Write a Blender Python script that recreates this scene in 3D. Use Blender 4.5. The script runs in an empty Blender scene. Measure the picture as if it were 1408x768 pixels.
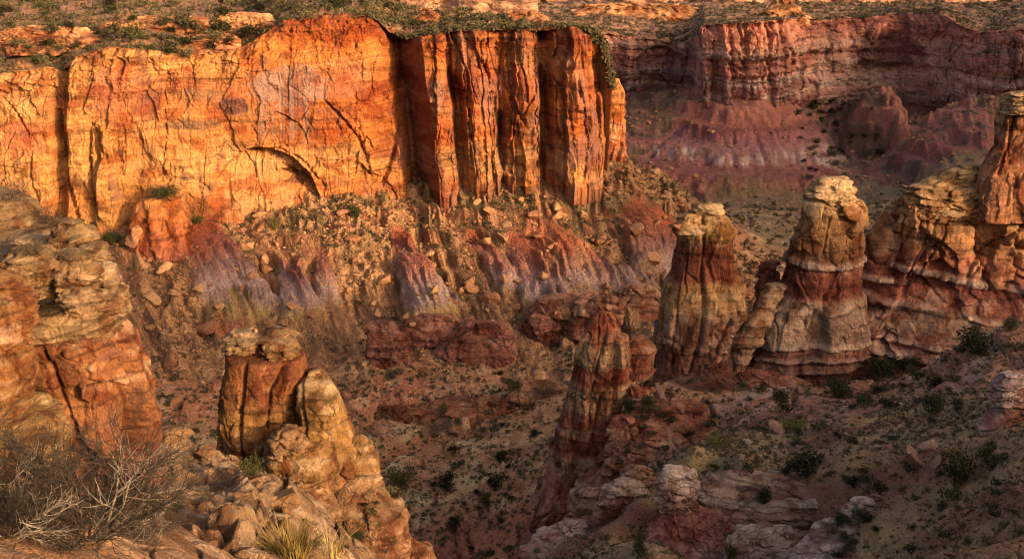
import bpy, math, random
import numpy as np
from mathutils import Vector

# ------------------------------------------------------------------ camera, sky, sun, exposure
scene = bpy.context.scene
COL = scene.collection
F = 1510.0                      # focal length in photo pixels (1408 wide)
PITCH = math.radians(16.4)
CP, SP = math.cos(PITCH), math.sin(PITCH)

cam_data = bpy.data.cameras.new("camera")
cam = bpy.data.objects.new("camera", cam_data)
COL.objects.link(cam)
cam.location = (0, 0, 0)
cam.rotation_euler = (math.radians(90) - PITCH, 0, 0)
cam_data.sensor_width = 36.0
cam_data.lens = 36.0 * F / 1408.0
cam_data.clip_start = 0.5
cam_data.clip_end = 9000
scene.camera = cam

SUN_AZ = math.radians(52)       # measured from straight behind the camera towards the right
SUN_EL = math.radians(12.0)
S_DIR = Vector((math.sin(SUN_AZ) * math.cos(SUN_EL), -math.cos(SUN_AZ) * math.cos(SUN_EL), math.sin(SUN_EL)))

world = bpy.data.worlds.new("World")
scene.world = world
world.use_nodes = True
wn = world.node_tree
bg = wn.nodes["Background"]
sky = wn.nodes.new("ShaderNodeTexSky")
sky.sky_type = 'NISHITA'
sky.sun_disc = False
sky.sun_elevation = SUN_EL
sky.sun_rotation = math.atan2(S_DIR.x, S_DIR.y)
sky.air_density = 0.7
sky.dust_density = 8.0
sky.ozone_density = 0.2
warm = wn.nodes.new("ShaderNodeVectorMath")          # dusty evening air
warm.operation = 'MULTIPLY'
warm.inputs[1].default_value = (1.0, 0.89, 0.77)
wn.links.new(sky.outputs[0], warm.inputs[0])
wn.links.new(warm.outputs[0], bg.inputs[0])
bg.inputs[1].default_value = 0.15

sun_data = bpy.data.lights.new("sun", 'SUN')
sun_data.energy = 2.2
sun_data.angle = math.radians(1.0)
sun_data.color = (1.0, 0.64, 0.32)
sun = bpy.data.objects.new("sun", sun_data)
COL.objects.link(sun)
sun.rotation_euler = S_DIR.to_track_quat('Z', 'Y').to_euler()

vs = scene.view_settings
vs.view_transform = 'Standard'
vs.look = 'None'
vs.exposure = 1.55
vs.gamma = 1.0
vs.use_curve_mapping = False
scene.cycles.filter_width = 1.1

rng = np.random.default_rng(11)
random.seed(11)
f32 = np.float32

# ------------------------------------------------------------------ maths helpers
def elev(py):
    """tangent of the elevation of photo row py straight ahead"""
    cy = (384.0 - np.asarray(py, float)) / F
    return (cy * CP - SP) / (CP + cy * SP)

def at(px, py, Y):
    """point seen at photo pixel (px, py) that lies Y metres ahead"""
    px, py, Y = np.broadcast_arrays(np.asarray(px, float), np.asarray(py, float), np.asarray(Y, float))
    cx = (px - 704.0) / F
    cy = (384.0 - py) / F
    dy = CP + cy * SP
    dz = cy * CP - SP
    return np.stack([cx * Y / dy, Y, dz * Y / dy], -1)

def proj(P):
    d = P[..., 1] * CP - P[..., 2] * SP
    d = np.maximum(d, 0.01)
    up = P[..., 1] * SP + P[..., 2] * CP
    return 704 + F * P[..., 0] / d, 384 - F * up / d, d

def sm(a, b, x):
    t = np.clip((x - a) / (b - a), 0, 1)
    return t * t * (3 - 2 * t)

def lerp(a, b, t):
    return a + (b - a) * t

def mixc(c, col, m):
    return c + (np.asarray(col, f32) - c) * np.asarray(m, f32)[..., None]

TG = np.random.default_rng(5).normal(size=(65536, 3)).astype(f32)
TG /= np.linalg.norm(TG, axis=1, keepdims=True)
TV = np.random.default_rng(6).random((65536, 3)).astype(f32)

def hsh(ix, iy, iz, seed):
    with np.errstate(over='ignore'):
        h = (ix.astype(np.uint32) * np.uint32(374761393) + iy.astype(np.uint32) * np.uint32(668265263)
             + iz.astype(np.uint32) * np.uint32(2246822519) + np.uint32((seed * 3266489917) & 0xFFFFFFFF))
        h = (h ^ (h >> np.uint32(13))) * np.uint32(1274126177)
        return ((h ^ (h >> np.uint32(16))) & np.uint32(0xFFFF)).astype(np.int64)

def pn3(x, y, z, seed=0):
    x = np.asarray(x, f32); y = np.asarray(y, f32); z = np.asarray(z, f32)
    x, y, z = np.broadcast_arrays(x, y, z)
    fx, fy, fz = np.floor(x), np.floor(y), np.floor(z)
    ix, iy, iz = fx.astype(np.int32), fy.astype(np.int32), fz.astype(np.int32)
    dx, dy, dz = x - fx, y - fy, z - fz
    u, v, w = [t * t * t * (t * (t * 6 - 15) + 10) for t in (dx, dy, dz)]
    def g(a, b, c):
        G = TG[hsh(ix + a, iy + b, iz + c, seed)]
        return G[..., 0] * (dx - a) + G[..., 1] * (dy - b) + G[..., 2] * (dz - c)
    x00 = lerp(g(0, 0, 0), g(1, 0, 0), u); x10 = lerp(g(0, 1, 0), g(1, 1, 0), u)
    x01 = lerp(g(0, 0, 1), g(1, 0, 1), u); x11 = lerp(g(0, 1, 1), g(1, 1, 1), u)
    return lerp(lerp(x00, x10, v), lerp(x01, x11, v), w) * 1.6

def pn2(x, y, seed=0):
    x = np.asarray(x, f32); y = np.asarray(y, f32)
    x, y = np.broadcast_arrays(x, y)
    fx, fy = np.floor(x), np.floor(y)
    ix, iy = fx.astype(np.int32), fy.astype(np.int32)
    iz = np.zeros_like(ix)
    dx, dy = x - fx, y - fy
    u, v = [t * t * t * (t * (t * 6 - 15) + 10) for t in (dx, dy)]
    def g(a, b):
        G = TG[hsh(ix + a, iy + b, iz, seed)]
        return G[..., 0] * (dx - a) + G[..., 1] * (dy - b)
    return lerp(lerp(g(0, 0), g(1, 0), u), lerp(g(0, 1), g(1, 1), u), v) * 1.8

def fbm2(x, y, oct=4, seed=0, gain=0.5):
    s = 0; a = 1.0; t = 0
    for k in range(oct):
        s = s + a * pn2(x * 2.03 ** k, y * 2.03 ** k, seed + k); t += a; a *= gain
    return s / t

def fbm3(x, y, z, oct=4, seed=0, gain=0.5):
    s = 0; a = 1.0; t = 0
    for k in range(oct):
        m = 2.03 ** k
        s = s + a * pn3(x * m, y * m, z * m, seed + k); t += a; a *= gain
    return s / t

def ridged2(x, y, oct=4, seed=0, gain=0.5):
    s = 0; a = 1.0; t = 0
    for k in range(oct):
        s = s + a * (1 - np.abs(pn2(x * 2.03 ** k, y * 2.03 ** k, seed + k)) * 2); t += a; a *= gain
    return s / t

def worley2(x, y, seed=0, slope=False):
    x = np.asarray(x, f32); y = np.asarray(y, f32)
    fx, fy = np.floor(x), np.floor(y)
    ix, iy = fx.astype(np.int32), fy.astype(np.int32)
    iz = np.zeros_like(ix)
    F1 = np.full(x.shape, 9., f32); F2 = F1.copy(); R = np.zeros(x.shape, f32); S = R.copy()
    for a in (-1, 0, 1):
        for b in (-1, 0, 1):
            h = hsh(ix + a, iy + b, iz, seed)
            T = TV[h]
            ox = fx + a + T[..., 0] - x; oy = fy + b + T[..., 1] - y
            d = np.hypot(ox, oy)
            near = d < F1
            F2 = np.where(near, F1, np.minimum(F2, d))
            R = np.where(near, T[..., 2], R)
            S = np.where(near, ox * TG[h][..., 0] + oy * TG[h][..., 1], S)
            F1 = np.where(near, d, F1)
    return (F1, F2, R, S) if slope else (F1, F2, R)

def worley3(x, y, z, seed=0):
    x = np.asarray(x, f32); y = np.asarray(y, f32); z = np.asarray(z, f32)
    fx, fy, fz = np.floor(x), np.floor(y), np.floor(z)
    ix, iy, iz = fx.astype(np.int32), fy.astype(np.int32), fz.astype(np.int32)
    F1 = np.full(x.shape, 9., f32); F2 = F1.copy(); R = np.zeros(x.shape, f32); S = R.copy()
    for a in (-1, 0, 1):
        for b in (-1, 0, 1):
            for c in (-1, 0, 1):
                h = hsh(ix + a, iy + b, iz + c, seed)
                T = TV[h]
                ox = fx + a + T[..., 0] - x; oy = fy + b + T[..., 1] - y; oz = fz + c + T[..., 2] - z
                d = np.sqrt(ox * ox + oy * oy + oz * oz)
                near = d < F1
                F2 = np.where(near, F1, np.minimum(F2, d))
                G = TG[h]
                R = np.where(near, G[..., 0] * 0.5 + 0.5, R)
                S = np.where(near, ox * G[..., 0] + oy * G[..., 1] + oz * G[..., 2], S)
                F1 = np.where(near, d, F1)
    return F1, F2, R, S

def polydist(px, py, pts):
    """distance in photo pixels to a polyline, and how far along it (0..1)"""
    best = np.full(px.shape, 1e6); tt = np.zeros(px.shape)
    n = len(pts) - 1
    for i in range(n):
        ax, ay = pts[i][:2]; bx, by = pts[i + 1][:2]
        vx, vy = bx - ax, by - ay
        t = np.clip(((px - ax) * vx + (py - ay) * vy) / (vx * vx + vy * vy), 0, 1)
        d = np.hypot(px - ax - t * vx, py - ay - t * vy)
        m = d < best
        best = np.where(m, d, best); tt = np.where(m, (i + t) / n, tt)
    return best, tt

# ------------------------------------------------------------------ object helpers
def tag(o, label=None, cat=None, group=None, kind=None):
    if label: o['label'] = label
    if cat: o['category'] = cat
    if group: o['group'] = group
    if kind: o['kind'] = kind
    return o

ZB = np.full((384, 704), 1e9)
def zbuf_add(P):
    x, y, d = proj(P)
    xi = (x / 2).astype(int); yi = (y / 2).astype(int)
    ok = (xi >= 0) & (xi < 704) & (yi >= 0) & (yi < 384) & (P[..., 1] > 1)
    np.minimum.at(ZB, (yi[ok], xi[ok]), d[ok])

def visible(P, tol=0.015):
    x, y, d = proj(P)
    xi = np.clip((x / 2).astype(int), 0, 703); yi = np.clip((y / 2).astype(int), 0, 383)
    inside = (x > 2) & (x < 1406) & (y > 1) & (y < 766)
    return inside & (d < ZB[yi, xi] * (1 + tol) + 0.3)

def make_mesh(name, V, faces, mat, color=None, loc=None, parent=None, smooth=True, zb=True):
    """V (n,3) world coordinates; faces (m,4) or (m,3)"""
    V = np.asarray(V, float); faces = np.asarray(faces, np.int32)
    if zb: zbuf_add(V)
    base = np.zeros(3)
    if parent is not None: base = np.array(parent.location)
    elif loc is not None: base = np.array(loc)
    me = bpy.data.meshes.new(name)
    nv, nf, k = len(V), len(faces), faces.shape[1]
    me.vertices.add(nv); me.loops.add(nf * k); me.polygons.add(nf)
    me.vertices.foreach_set('co', (V - base).astype(f32).ravel())
    me.loops.foreach_set('vertex_index', faces.ravel())
    me.polygons.foreach_set('loop_start', np.arange(0, nf * k, k, dtype=np.int32))
    me.polygons.foreach_set('use_smooth', np.full(nf, smooth))
    if color is not None:
        at_ = me.color_attributes.new('Col', 'FLOAT_COLOR', 'POINT')
        c = np.ones((nv, 4), f32); c[:, :3] = color.reshape(-1, 3)
        at_.data.foreach_set('color', c.ravel())
    me.update(calc_edges=True)
    me.materials.append(mat)
    o = bpy.data.objects.new(name, me)
    COL.objects.link(o)
    if parent is not None: o.parent = parent
    else: o.location = base
    return o

def grid_faces(nr, nc, wrap=False):
    r = np.arange(nr - 1)[:, None]; c = np.arange(nc if wrap else nc - 1)[None, :]
    c2 = (c + 1) % nc
    return np.stack([r * nc + c, r * nc + c2, (r + 1) * nc + c2, (r + 1) * nc + c], -1).reshape(-1, 4)

def empty(name, loc):
    o = bpy.data.objects.new(name, None); COL.objects.link(o)
    o.location = [float(v) for v in loc]; o.empty_display_size = 0.5
    return o

# ------------------------------------------------------------------ materials
def nd(nt, t, **kw):
    n = nt.nodes.new(t)
    for k, v in kw.items(): setattr(n, k, v)
    return n

def rock_material(name, u, bump=1.0, speck=0.0, bed=0.35, var=0.42, joints=1.0, joint_z=1.0):
    """u: size in metres of one photo pixel where the rock stands; sets the grain of the noises"""
    m = bpy.data.materials.new(name); m.use_nodes = True
    nt = m.node_tree; L = nt.links
    bs = nt.nodes['Principled BSDF']
    bs.inputs['Roughness'].default_value = 0.92
    bs.inputs['Specular IOR Level'].default_value = 0.15
    geo = nd(nt, 'ShaderNodeNewGeometry')
    att = nd(nt, 'ShaderNodeAttribute', attribute_name='Col')
    def noise(scale, detail, rough, stretch=None):
        n = nd(nt, 'ShaderNodeTexNoise')
        n.inputs['Scale'].default_value = scale; n.inputs['Detail'].default_value = detail
        n.inputs['Roughness'].default_value = rough
        if stretch:
            mp = nd(nt, 'ShaderNodeMapping'); mp.inputs['Scale'].default_value = stretch
            L.new(geo.outputs['Position'], mp.inputs['Vector']); L.new(mp.outputs[0], n.inputs['Vector'])
        else:
            L.new(geo.outputs['Position'], n.inputs['Vector'])
        return n
    def math_(op, a, b):
        n = nd(nt, 'ShaderNodeMath', operation=op)
        for i, v in enumerate((a, b)):
            if isinstance(v, (int, float)): n.inputs[i].default_value = v
            else: L.new(v, n.inputs[i])
        return n.outputs[0]
    n1 = noise(1 / (14 * u), 7, 0.68)
    n2 = noise(1 / (3.2 * u), 4, 0.6)
    nb = noise(1 / (9 * u), 5, 0.65, (0.16, 0.16, 1.6))     # thin beds
    v1 = math_('SUBTRACT', n1.outputs['Fac'], 0.5)
    v2 = math_('SUBTRACT', n2.outputs['Fac'], 0.5)
    v3 = math_('SUBTRACT', nb.outputs['Fac'], 0.5)
    val = math_('ADD', math_('MULTIPLY', v1, var * 2.6), math_('MULTIPLY', v2, var * 2.0))
    val = math_('ADD', val, math_('MULTIPLY', v3, bed * 2.2))
    val = math_('ADD', val, 1.0)
    val = math_('MAXIMUM', val, 0.25)
    if speck:
        vo = nd(nt, 'ShaderNodeTexVoronoi'); vo.inputs['Scale'].default_value = 1 / (4.2 * u)
        vo.inputs['Randomness'].default_value = 1.0
        L.new(geo.outputs['Position'], vo.inputs['Vector'])
        sp = nd(nt, 'ShaderNodeMapRange'); sp.inputs[1].default_value = 0.10; sp.inputs[2].default_value = 0.42
        sp.inputs[3].default_value = 1 - speck; sp.inputs[4].default_value = 1.0
        L.new(vo.outputs['Distance'], sp.inputs[0])
        val = math_('MULTIPLY', val, sp.outputs[0])
    mxv = nd(nt, 'ShaderNodeVectorMath', operation='MULTIPLY_ADD')
    L.new(n1.outputs['Color'], mxv.inputs[0]); mxv.inputs[1].default_value = (9 * u, 9 * u, 5 * u)
    L.new(geo.outputs['Position'], mxv.inputs[2])
    mpj = nd(nt, 'ShaderNodeMapping'); mpj.inputs['Scale'].default_value = (1, 1, joint_z)
    L.new(mxv.outputs[0], mpj.inputs['Vector'])
    vj = nd(nt, 'ShaderNodeTexVoronoi', feature='DISTANCE_TO_EDGE'); vj.inputs['Scale'].default_value = 1 / (19 * u)
    L.new(mpj.outputs[0], vj.inputs['Vector'])
    jr = nd(nt, 'ShaderNodeMapRange'); jr.inputs[1].default_value = 0.0; jr.inputs[2].default_value = 0.07
    L.new(vj.outputs['Distance'], jr.inputs[0])
    n4 = noise(1 / (50 * u), 3, 0.6)
    jm = nd(nt, 'ShaderNodeMapRange'); jm.inputs[1].default_value = 0.45; jm.inputs[2].default_value = 0.62; jm.inputs[4].default_value = joints
    L.new(n4.outputs['Fac'], jm.inputs[0])
    mul = nd(nt, 'ShaderNodeVectorMath', operation='SCALE')
    L.new(att.outputs['Color'], mul.inputs[0]); L.new(val, mul.inputs['Scale'])
    L.new(mul.outputs[0], bs.inputs['Base Color'])
    h = math_('ADD', math_('MULTIPLY', n1.outputs['Fac'], 7.0 * u), math_('MULTIPLY', n2.outputs['Fac'], 2.6 * u))
    h = math_('ADD', h, math_('MULTIPLY', nb.outputs['Fac'], 5.0 * bed / 0.35 * u))
    h = math_('ADD', h, math_('MULTIPLY', math_('MULTIPLY', jr.outputs[0], jm.outputs[0]), 4.0 * u))
    if speck:
        h = math_('ADD', h, math_('MULTIPLY', vo.outputs['Distance'], -2.5 * u))
    bp = nd(nt, 'ShaderNodeBump'); bp.inputs['Strength'].default_value = min(1.0, bump)
    bp.inputs['Distance'].default_value = max(1.0, bump)
    L.new(h, bp.inputs['Height']); L.new(bp.outputs[0], bs.inputs['Normal'])
    return m

M_CLIFF = rock_material('sunlit_sandstone', 0.44, bed=0.12, joints=0.5, joint_z=0.6)
M_FAR = rock_material('distant_sandstone', 0.8, var=0.5)
M_TERRAIN = rock_material('desert_ground', 0.30, bump=1.3, speck=0.35, bed=0.08, var=0.5, joints=0.3)
M_SLOPE = rock_material('scrubby_soil', 0.12, bump=1.3, speck=0.4, bed=0.08, var=0.5, joints=0.3)
M_MID = rock_material('banded_sandstone', 0.21, bump=1.3, var=0.5, bed=0.17, joints=0.35, joint_z=0.6)
M_LEDGE = rock_material('pink_sandstone', 0.13, bump=1.3, joint_z=2.5)
M_PILLAR = rock_material('golden_sandstone', 0.054, bump=1.3, var=0.55, bed=0.16, joints=0.2, joint_z=0.6)
M_NEAR = rock_material('near_sandstone', 0.03, bump=1.4, var=0.6, bed=0.14, joints=0.2, joint_z=0.6)
M_TOE = rock_material('red_mudstone', 0.37)
M_LIP = rock_material('lip_sandstone', 0.011)

# colours (linear albedo)
ORANGE = (0.42, 0.16, 0.05); CREAM = (0.43, 0.22, 0.085); RUST = (0.29, 0.09, 0.035)
GOLD = (0.41, 0.18, 0.056); VARN = (0.10, 0.05, 0.045); PINK = (0.40, 0.20, 0.14)
TAN = (0.42, 0.28, 0.16); PALE = (0.50, 0.38, 0.26); DRED = (0.20, 0.065, 0.04)
PURP = (0.20, 0.11, 0.12); LAV = (0.29, 0.21, 0.24); OLIVE = (0.33, 0.25, 0.10)
BROWN = (0.20, 0.11, 0.06); RED = (0.27, 0.09, 0.045); GREY = (0.30, 0.24, 0.20)

def bands(zc, table):
    """colour at heights from a table of (height, colour) with soft steps, top first"""
    t = sorted(table, key=lambda r: r[0])
    zs = np.array([r[0] for r in t]); cs = np.array([r[1] for r in t])
    return np.stack([np.interp(zc, zs, cs[:, k]) for k in range(3)], -1).astype(f32)

# ------------------------------------------------------------------ surface detail shared by every rock
def rock_detail(q, seed, amp):
    """q: coordinates in photo-pixel units. Returns displacement in the same units and colour masks."""
    x, y, z = q[..., 0], q[..., 1], q[..., 2]
    g = lambda k, d: amp.get(k, d)
    wx = fbm3(x / 45, y / 45, z / 45, 3, seed + 1); wz = fbm3(x / 60, y / 60, z / 60, 3, seed + 2)
    d = g('low', 5.0) * fbm3(x / 55, y / 55, z / 70, 3, seed)
    dip = g('dip', 0.0)
    zz = z + 9 * wz * g('warp', 1.0) + dip * x
    bx, by, bz = g('block_xy', 34), g('block_xy', 34), g('block_z', 26)
    F1, F2, R, S = worley3(x / bx + 0.5 * wx, y / by + 0.4 * wz, zz / bz, seed + 3)
    edge = F2 - F1
    d = d + g('facet', 9.0) * S * sm(0.0, 0.1, edge)
    d = d + g('block', 4.0) * (R - 0.5) * sm(0.0, 0.12, edge) * 2
    crack = 1 - sm(0.0, g('crack_w', 0.07), edge)
    mask = sm(0.35, 0.75, fbm3(x / 50, y / 50, z / 50, 2, seed + 9) + 0.5)
    d = d - g('crack', 4.0) * crack * mask
    G1, G2, R2, S2 = worley3(x / (bx * 0.38) + 0.4 * wz, y / (by * 0.38), zz / (bz * 0.33), seed + 23)
    d = d + g('facet', 9.0) * 0.3 * S2
    d = d + g('block', 4.0) * 0.45 * (R2 - 0.5) * sm(0.0, 0.15, G2 - G1)
    d = d - g('crack', 4.0) * 0.35 * (1 - sm(0, 0.08, G2 - G1)) * (1 - mask)
    st = pn2(zz / 7.0, x / 260 + y / 260, seed + 4)
    st2 = pn2(zz / 17.0, x / 300 - y / 300, seed + 5)
    d = d + g('strata', 1.6) * (np.tanh(st * 3.0) + 1.5 * np.tanh(st2 * 3.0))
    d = d + g('fine', 1.4) * fbm3(x / 9, y / 9, z / 7, 4, seed + 6, 0.6)
    cm = dict(lam=pn2(zz / 2.6 + 0.8 * wx, x / 120 - y / 120, seed + 31), wx=wx, wz=wz, st=st, st2=st2, R=R, R2=R2, zz=zz,
              streak=fbm3(x / 7, y / 7, z / 75, 3, seed + 7, 0.6),
              blot=fbm3(x / 38, y / 38, z / 30, 4, seed + 8, 0.6))
    return d.astype(f32), cm

def rock_colour(base, cm, varn=0.5, pale=0.3, varn_col=VARN, pale_col=PALE, lam=0.3):
    c = base * (1 + 0.22 * (cm['R'] - 0.5) + 0.16 * (cm['R2'] - 0.5) + 0.42 * cm['blot'])[..., None]
    c = mixc(c, pale_col, pale * sm(0.1, 0.5, cm['blot'] + 0.5 * cm['st2']))
    v = sm(0.12, 0.42, cm['streak'] * 0.75 + cm['blot'] * -0.6 + (cm['R'] - 0.5) * 0.5)
    c = mixc(c, varn_col, varn * v)
    c = c * (1 - 0.42 * sm(0.25, 0.5, cm['st']) + lam * cm['lam'])[..., None]
    return np.clip(c, 0.01, 0.8).astype(f32)

def rock(name, rows, Y, table, mat, seed, depth=0.8, amp=None, parent=None, varn=0.5, pale=0.3, cracks=(),
         step=1.25, sq=2.6, varn_col=VARN, pale_col=PALE, top_round=0.35, dip=0.0, back=True, tilt=0.0, post=None):
    """A free-standing rock. rows: (photo row, left edge, right edge[, extra distance]) from top to bottom;
       the outline gives real width and height at distance Y, depth is the ratio of thickness to width."""
    amp = dict(amp or {}); amp['dip'] = dip
    rows = [tuple(r) + (0.0,) * (4 - len(r)) for r in rows]
    ry = np.array([r[0] for r in rows], float)
    n = max(8, int((ry[-1] - ry[0]) / step))
    y = np.linspace(ry[0], ry[-1], n)
    def smooth_interp(k):
        v = np.interp(y, ry, [r[k] for r in rows]); 
        w = max(1, int(4 / step)); ker = np.ones(2 * w + 1) / (2 * w + 1)
        return np.convolve(np.pad(v, w, mode='edge'), ker, mode='valid')
    xl, xr, dY = smooth_interp(1), smooth_interp(2), smooth_interp(3)
    c = at((xl + xr) / 2, y, Y + dY)
    u0 = float(np.mean(proj(c)[2]) / F)
    hw = (xr - xl) / 2 * (proj(c)[2] / F)
    hd = depth * hw
    # top closing rows
    kt = max(6, int((xr[0] - xl[0]) / 2 / step / 1.5))
    sc = np.sin(np.linspace(0, 1, kt, endpoint=False) * math.pi / 2)
    lift = (1 - np.cos(np.linspace(1, 0, kt, endpoint=False) * math.pi / 2))
    C = np.concatenate([np.repeat(c[:1], kt, 0), c])
    C[:kt, 2] += min(top_round * hw[0], 7 * u0) * np.sqrt(np.clip(1 - sc ** 2, 0, 1))
    HW = np.concatenate([hw[0] * sc, hw]); HD = np.concatenate([hd[0] * sc, hd])
    topk = np.concatenate([np.clip(sc, 0.15, 1) , np.ones(n)])
    nc = int(np.clip(np.max(xr - xl) * (1.6 + 1.2 * min(depth, 1.2)) / step, 40, 900))
    th = np.linspace(0, 2 * math.pi, nc, endpoint=False)
    ct, st = np.cos(th), np.sin(th)
    ce = np.sign(ct) * np.abs(ct) ** (2 / sq); se = np.sign(st) * np.abs(st) ** (2 / sq)
    P = np.empty((len(C), nc, 3))
    P[..., 0] = C[:, None, 0] + HW[:, None] * ce
    P[..., 1] = C[:, None, 1] + HD[:, None] * se
    P[..., 2] = C[:, None, 2]
    Nn = np.zeros_like(P); Nn[..., 0] = ct * max(depth, 0.3); Nn[..., 1] = st
    Nn[..., 2] = (1 - topk)[:, None] * 1.2
    Nn /= np.linalg.norm(Nn, axis=-1, keepdims=True) + 1e-9
    q = (P / u0).astype(f32)
    d, cm = rock_detail(q, seed, amp)
    yf = Y - float(np.mean(hd)) * 0.8
    tb = [(float(elev(r) * yf), col) for r, col in table]
    z0 = P[..., 2] + cm['wz'] * 5 * u0 + dip * (P[..., 0] - C[:, None, 0]) + tilt * (P[..., 0] - np.mean(C[:, 0]))
    lum = bands(z0, tb).sum(-1)
    d = d + amp.get('bandrel', 2.0) * np.clip((lum - lum.mean()) / (lum.std() + 1e-3), -1.5, 1.5)
    px, py, _ = proj(P)
    for pts, w, dep in cracks:
        dist, t = polydist(px, py, pts)
        front = (st < 0.1)[None, :]
        d = d - dep * np.exp(-(dist / w) ** 2) * front
    lim = np.concatenate([np.linspace(0.2, 1, kt), np.ones(n)])[:, None]
    d = d * lim
    if post is not None: d = post(d, px, py, P, u0)
    P = P + Nn * (d * u0)[..., None]
    # heights of the colour table: rows of the photo met on the front face
    zc = P[..., 2] + cm['wz'] * 5 * u0 + dip * (P[..., 0] - C[:, None, 0])
    zc = zc + tilt * (P[..., 0] - np.mean(C[:, 0]))
    colr = rock_colour(bands(zc, tb), cm, varn, pale, varn_col, pale_col, amp.get('lam', 0.2))
    # broad stains of desert varnish and fresh faces
    st1 = fbm3(q[..., 0] / 26, q[..., 1] / 26, q[..., 2] / 44, 4, seed + 61, 0.55)
    colr = mixc(colr, colr * np.asarray((0.55, 0.36, 0.30), f32), 0.85 * sm(0.06, 0.22, st1)); colr = mixc(colr, np.minimum(colr * 1.25, 0.8), sm(0.08, 0.25, -st1))
    return make_mesh(name, P.reshape(-1, 3), grid_faces(len(C), nc, True)[:, ::-1], mat, colr, parent=parent,
                     loc=None if parent is not None else (C[-1][0], C[-1][1], C[-1][2]))

# ------------------------------------------------------------------ mesas: a cliff sheet that turns over its rim onto a plateau
def mesa(name, px, pyb, pyr, Yc, pyk, u0, seed, mat, amp, colour, extra=None, wrap=0, wrap_len=300, zk=None,
         lean=8.0, nface=220, nplat=110, ymax=1600, plat_colour=None, kwarp=None, rimstep=None):
    nc0 = len(px)
    Yr = Yc
    base = at(px, pyb, Yr); rim = at(px, pyr, Yr + lean)
    t = np.linspace(0, 1, nface)[:, None]
    Pf = base[None] * (1 - t)[..., None] + rim[None] * t[..., None]
    # plateau
    eb = np.minimum(elev(pyk), -0.028)
    zb = rim[:, 2] if zk is None else zk
    Yb = np.clip(zb / eb, rim[:, 1] + 6, ymax)
    s = (np.linspace(0, 1, nplat + 1)[1:] ** 1.7)[:, None]
    Yp = rim[None, :, 1] + (Yb - rim[:, 1])[None] * s
    Pp = np.empty((nplat, nc0, 3))
    Pp[..., 1] = Yp; Pp[..., 0] = rim[None, :, 0] * Yp / rim[None, :, 1]
    zt = Yb * eb
    Pp[..., 2] = rim[None, :, 2] + (zt - rim[:, 2])[None] * s ** 0.6
    # back
    nb = 6
    sb = np.linspace(0, 1, nb + 1)[1:][:, None]
    Pb = np.repeat(Pp[-1:], nb, 0).copy()
    Pb[..., 1] += sb * 40; Pb[..., 2] -= sb * 120
    P = np.concatenate([Pf, Pp, Pb])
    face = np.concatenate([np.ones(nface), np.zeros(nplat + nb)])
    if wrap:
        w = np.linspace(0, 1, wrap + 1)[1:]
        W = np.repeat(P[:, -1:], wrap, 1).copy()
        W[..., 1] += w[None] * wrap_len; 
        W[..., 0] += 0.06 * w[None] * wrap_len
        W[nface:, :, 1] = np.maximum(W[nface:, :, 1], W[nface - 1:nface, :, 1])
        P = np.concatenate([P, W], 1)
    nr, nc = P.shape[:2]
    pxx, pyy, _ = proj(P)
    q = (P / u0).astype(f32)
    d, cm = rock_detail(q, seed, amp)
    P[0, :, 2] -= 25; P[1, :, 2] -= 10
    tt = np.concatenate([np.linspace(0, 1, nface), np.ones(nplat + nb)])[:, None] * np.ones((1, nc))
    if extra is not None: d = extra(d, pxx, pyy, tt, P, u0, cm)
    fm = np.concatenate([np.ones(nface), np.linspace(1, 0, 12), np.zeros(nplat + nb - 12)])[:, None]
    D = np.zeros_like(P)
    D[..., 1] = -1.0; D[..., 0] = 0.1
    if wrap:
        k = np.linspace(0, 1, wrap)
        D[:, nc0:, 0] = np.minimum(1, 0.1 + k * 6); D[:, nc0:, 1] = -np.maximum(0, 1 - k * 6)
    P = P + D * (d * u0 * fm)[..., None]
    # plateau relief
    pm = 1 - fm
    xw, yw = P[..., 0], P[..., 1]
    hgt = fbm2(xw / 60, yw / 45, 5, seed + 40) * 9 + fbm2(xw / 14, yw / 10, 5, seed + 44, 0.6) * 2.6
    hgt = np.floor(hgt / 2.4) * 2.4 * 0.75 + hgt * 0.25
    grow = np.concatenate([np.zeros(nface), np.minimum(1, np.linspace(0, 1, nplat + nb) * 6)])[:, None]
    P[..., 2] += hgt * grow
    col = colour(cm, pxx, pyy, tt, P, u0)
    pc = plat_colour(P, pxx, pyy)
    col = col + (pc - col) * grow[..., None].astype(f32)
    o = make_mesh(name, P.reshape(-1, 3), grid_faces(nr, nc), mat, np.clip(col, .01, .8))
    return o, P, nface

def piece(px, pts):
    return np.interp(px, [p[0] for p in pts], [p[1] for p in pts])

#---- the long sunlit cliff
px = np.concatenate([np.arange(-300, -20, 2.0), np.arange(-20, 842, 0.85)])
pyb = piece(px, [(-300, 350), (0, 335), (150, 318), (230, 312), (300, 302), (370, 288), (440, 274), (490, 270), (540, 276), (640, 268), (720, 256), (770, 250), (842, 268)])
pyr = piece(px, [(-300, 100), (-20, 110), (0, 106), (60, 96), (72, 100), (84, 98), (100, 82), (145, 70), (200, 70), (250, 78), (300, 76), (335, 64), (365, 46), (385, 30), (420, 23), (470, 21), (505, 21), (522, 32), (535, 46), (560, 54), (580, 51), (620, 45), (700, 41), (760, 37), (800, 36), (815, 41), (826, 50), (834, 80), (842, 120)]) + 1.6 * fbm2(px / 9, px * 0, 3, 60)
Yc = piece(px, [(-300, 590), (0, 600), (150, 608), (215, 613), (250, 617), (330, 628), (420, 640), (500, 650), (530, 655), (842, 655)])
pyk = piece(px, [(-300, -30), (0, -20), (480, -10), (540, 1), (600, 17), (700, 28), (760, 32.5), (800, 35), (826, 49), (842, 118)])
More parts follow.
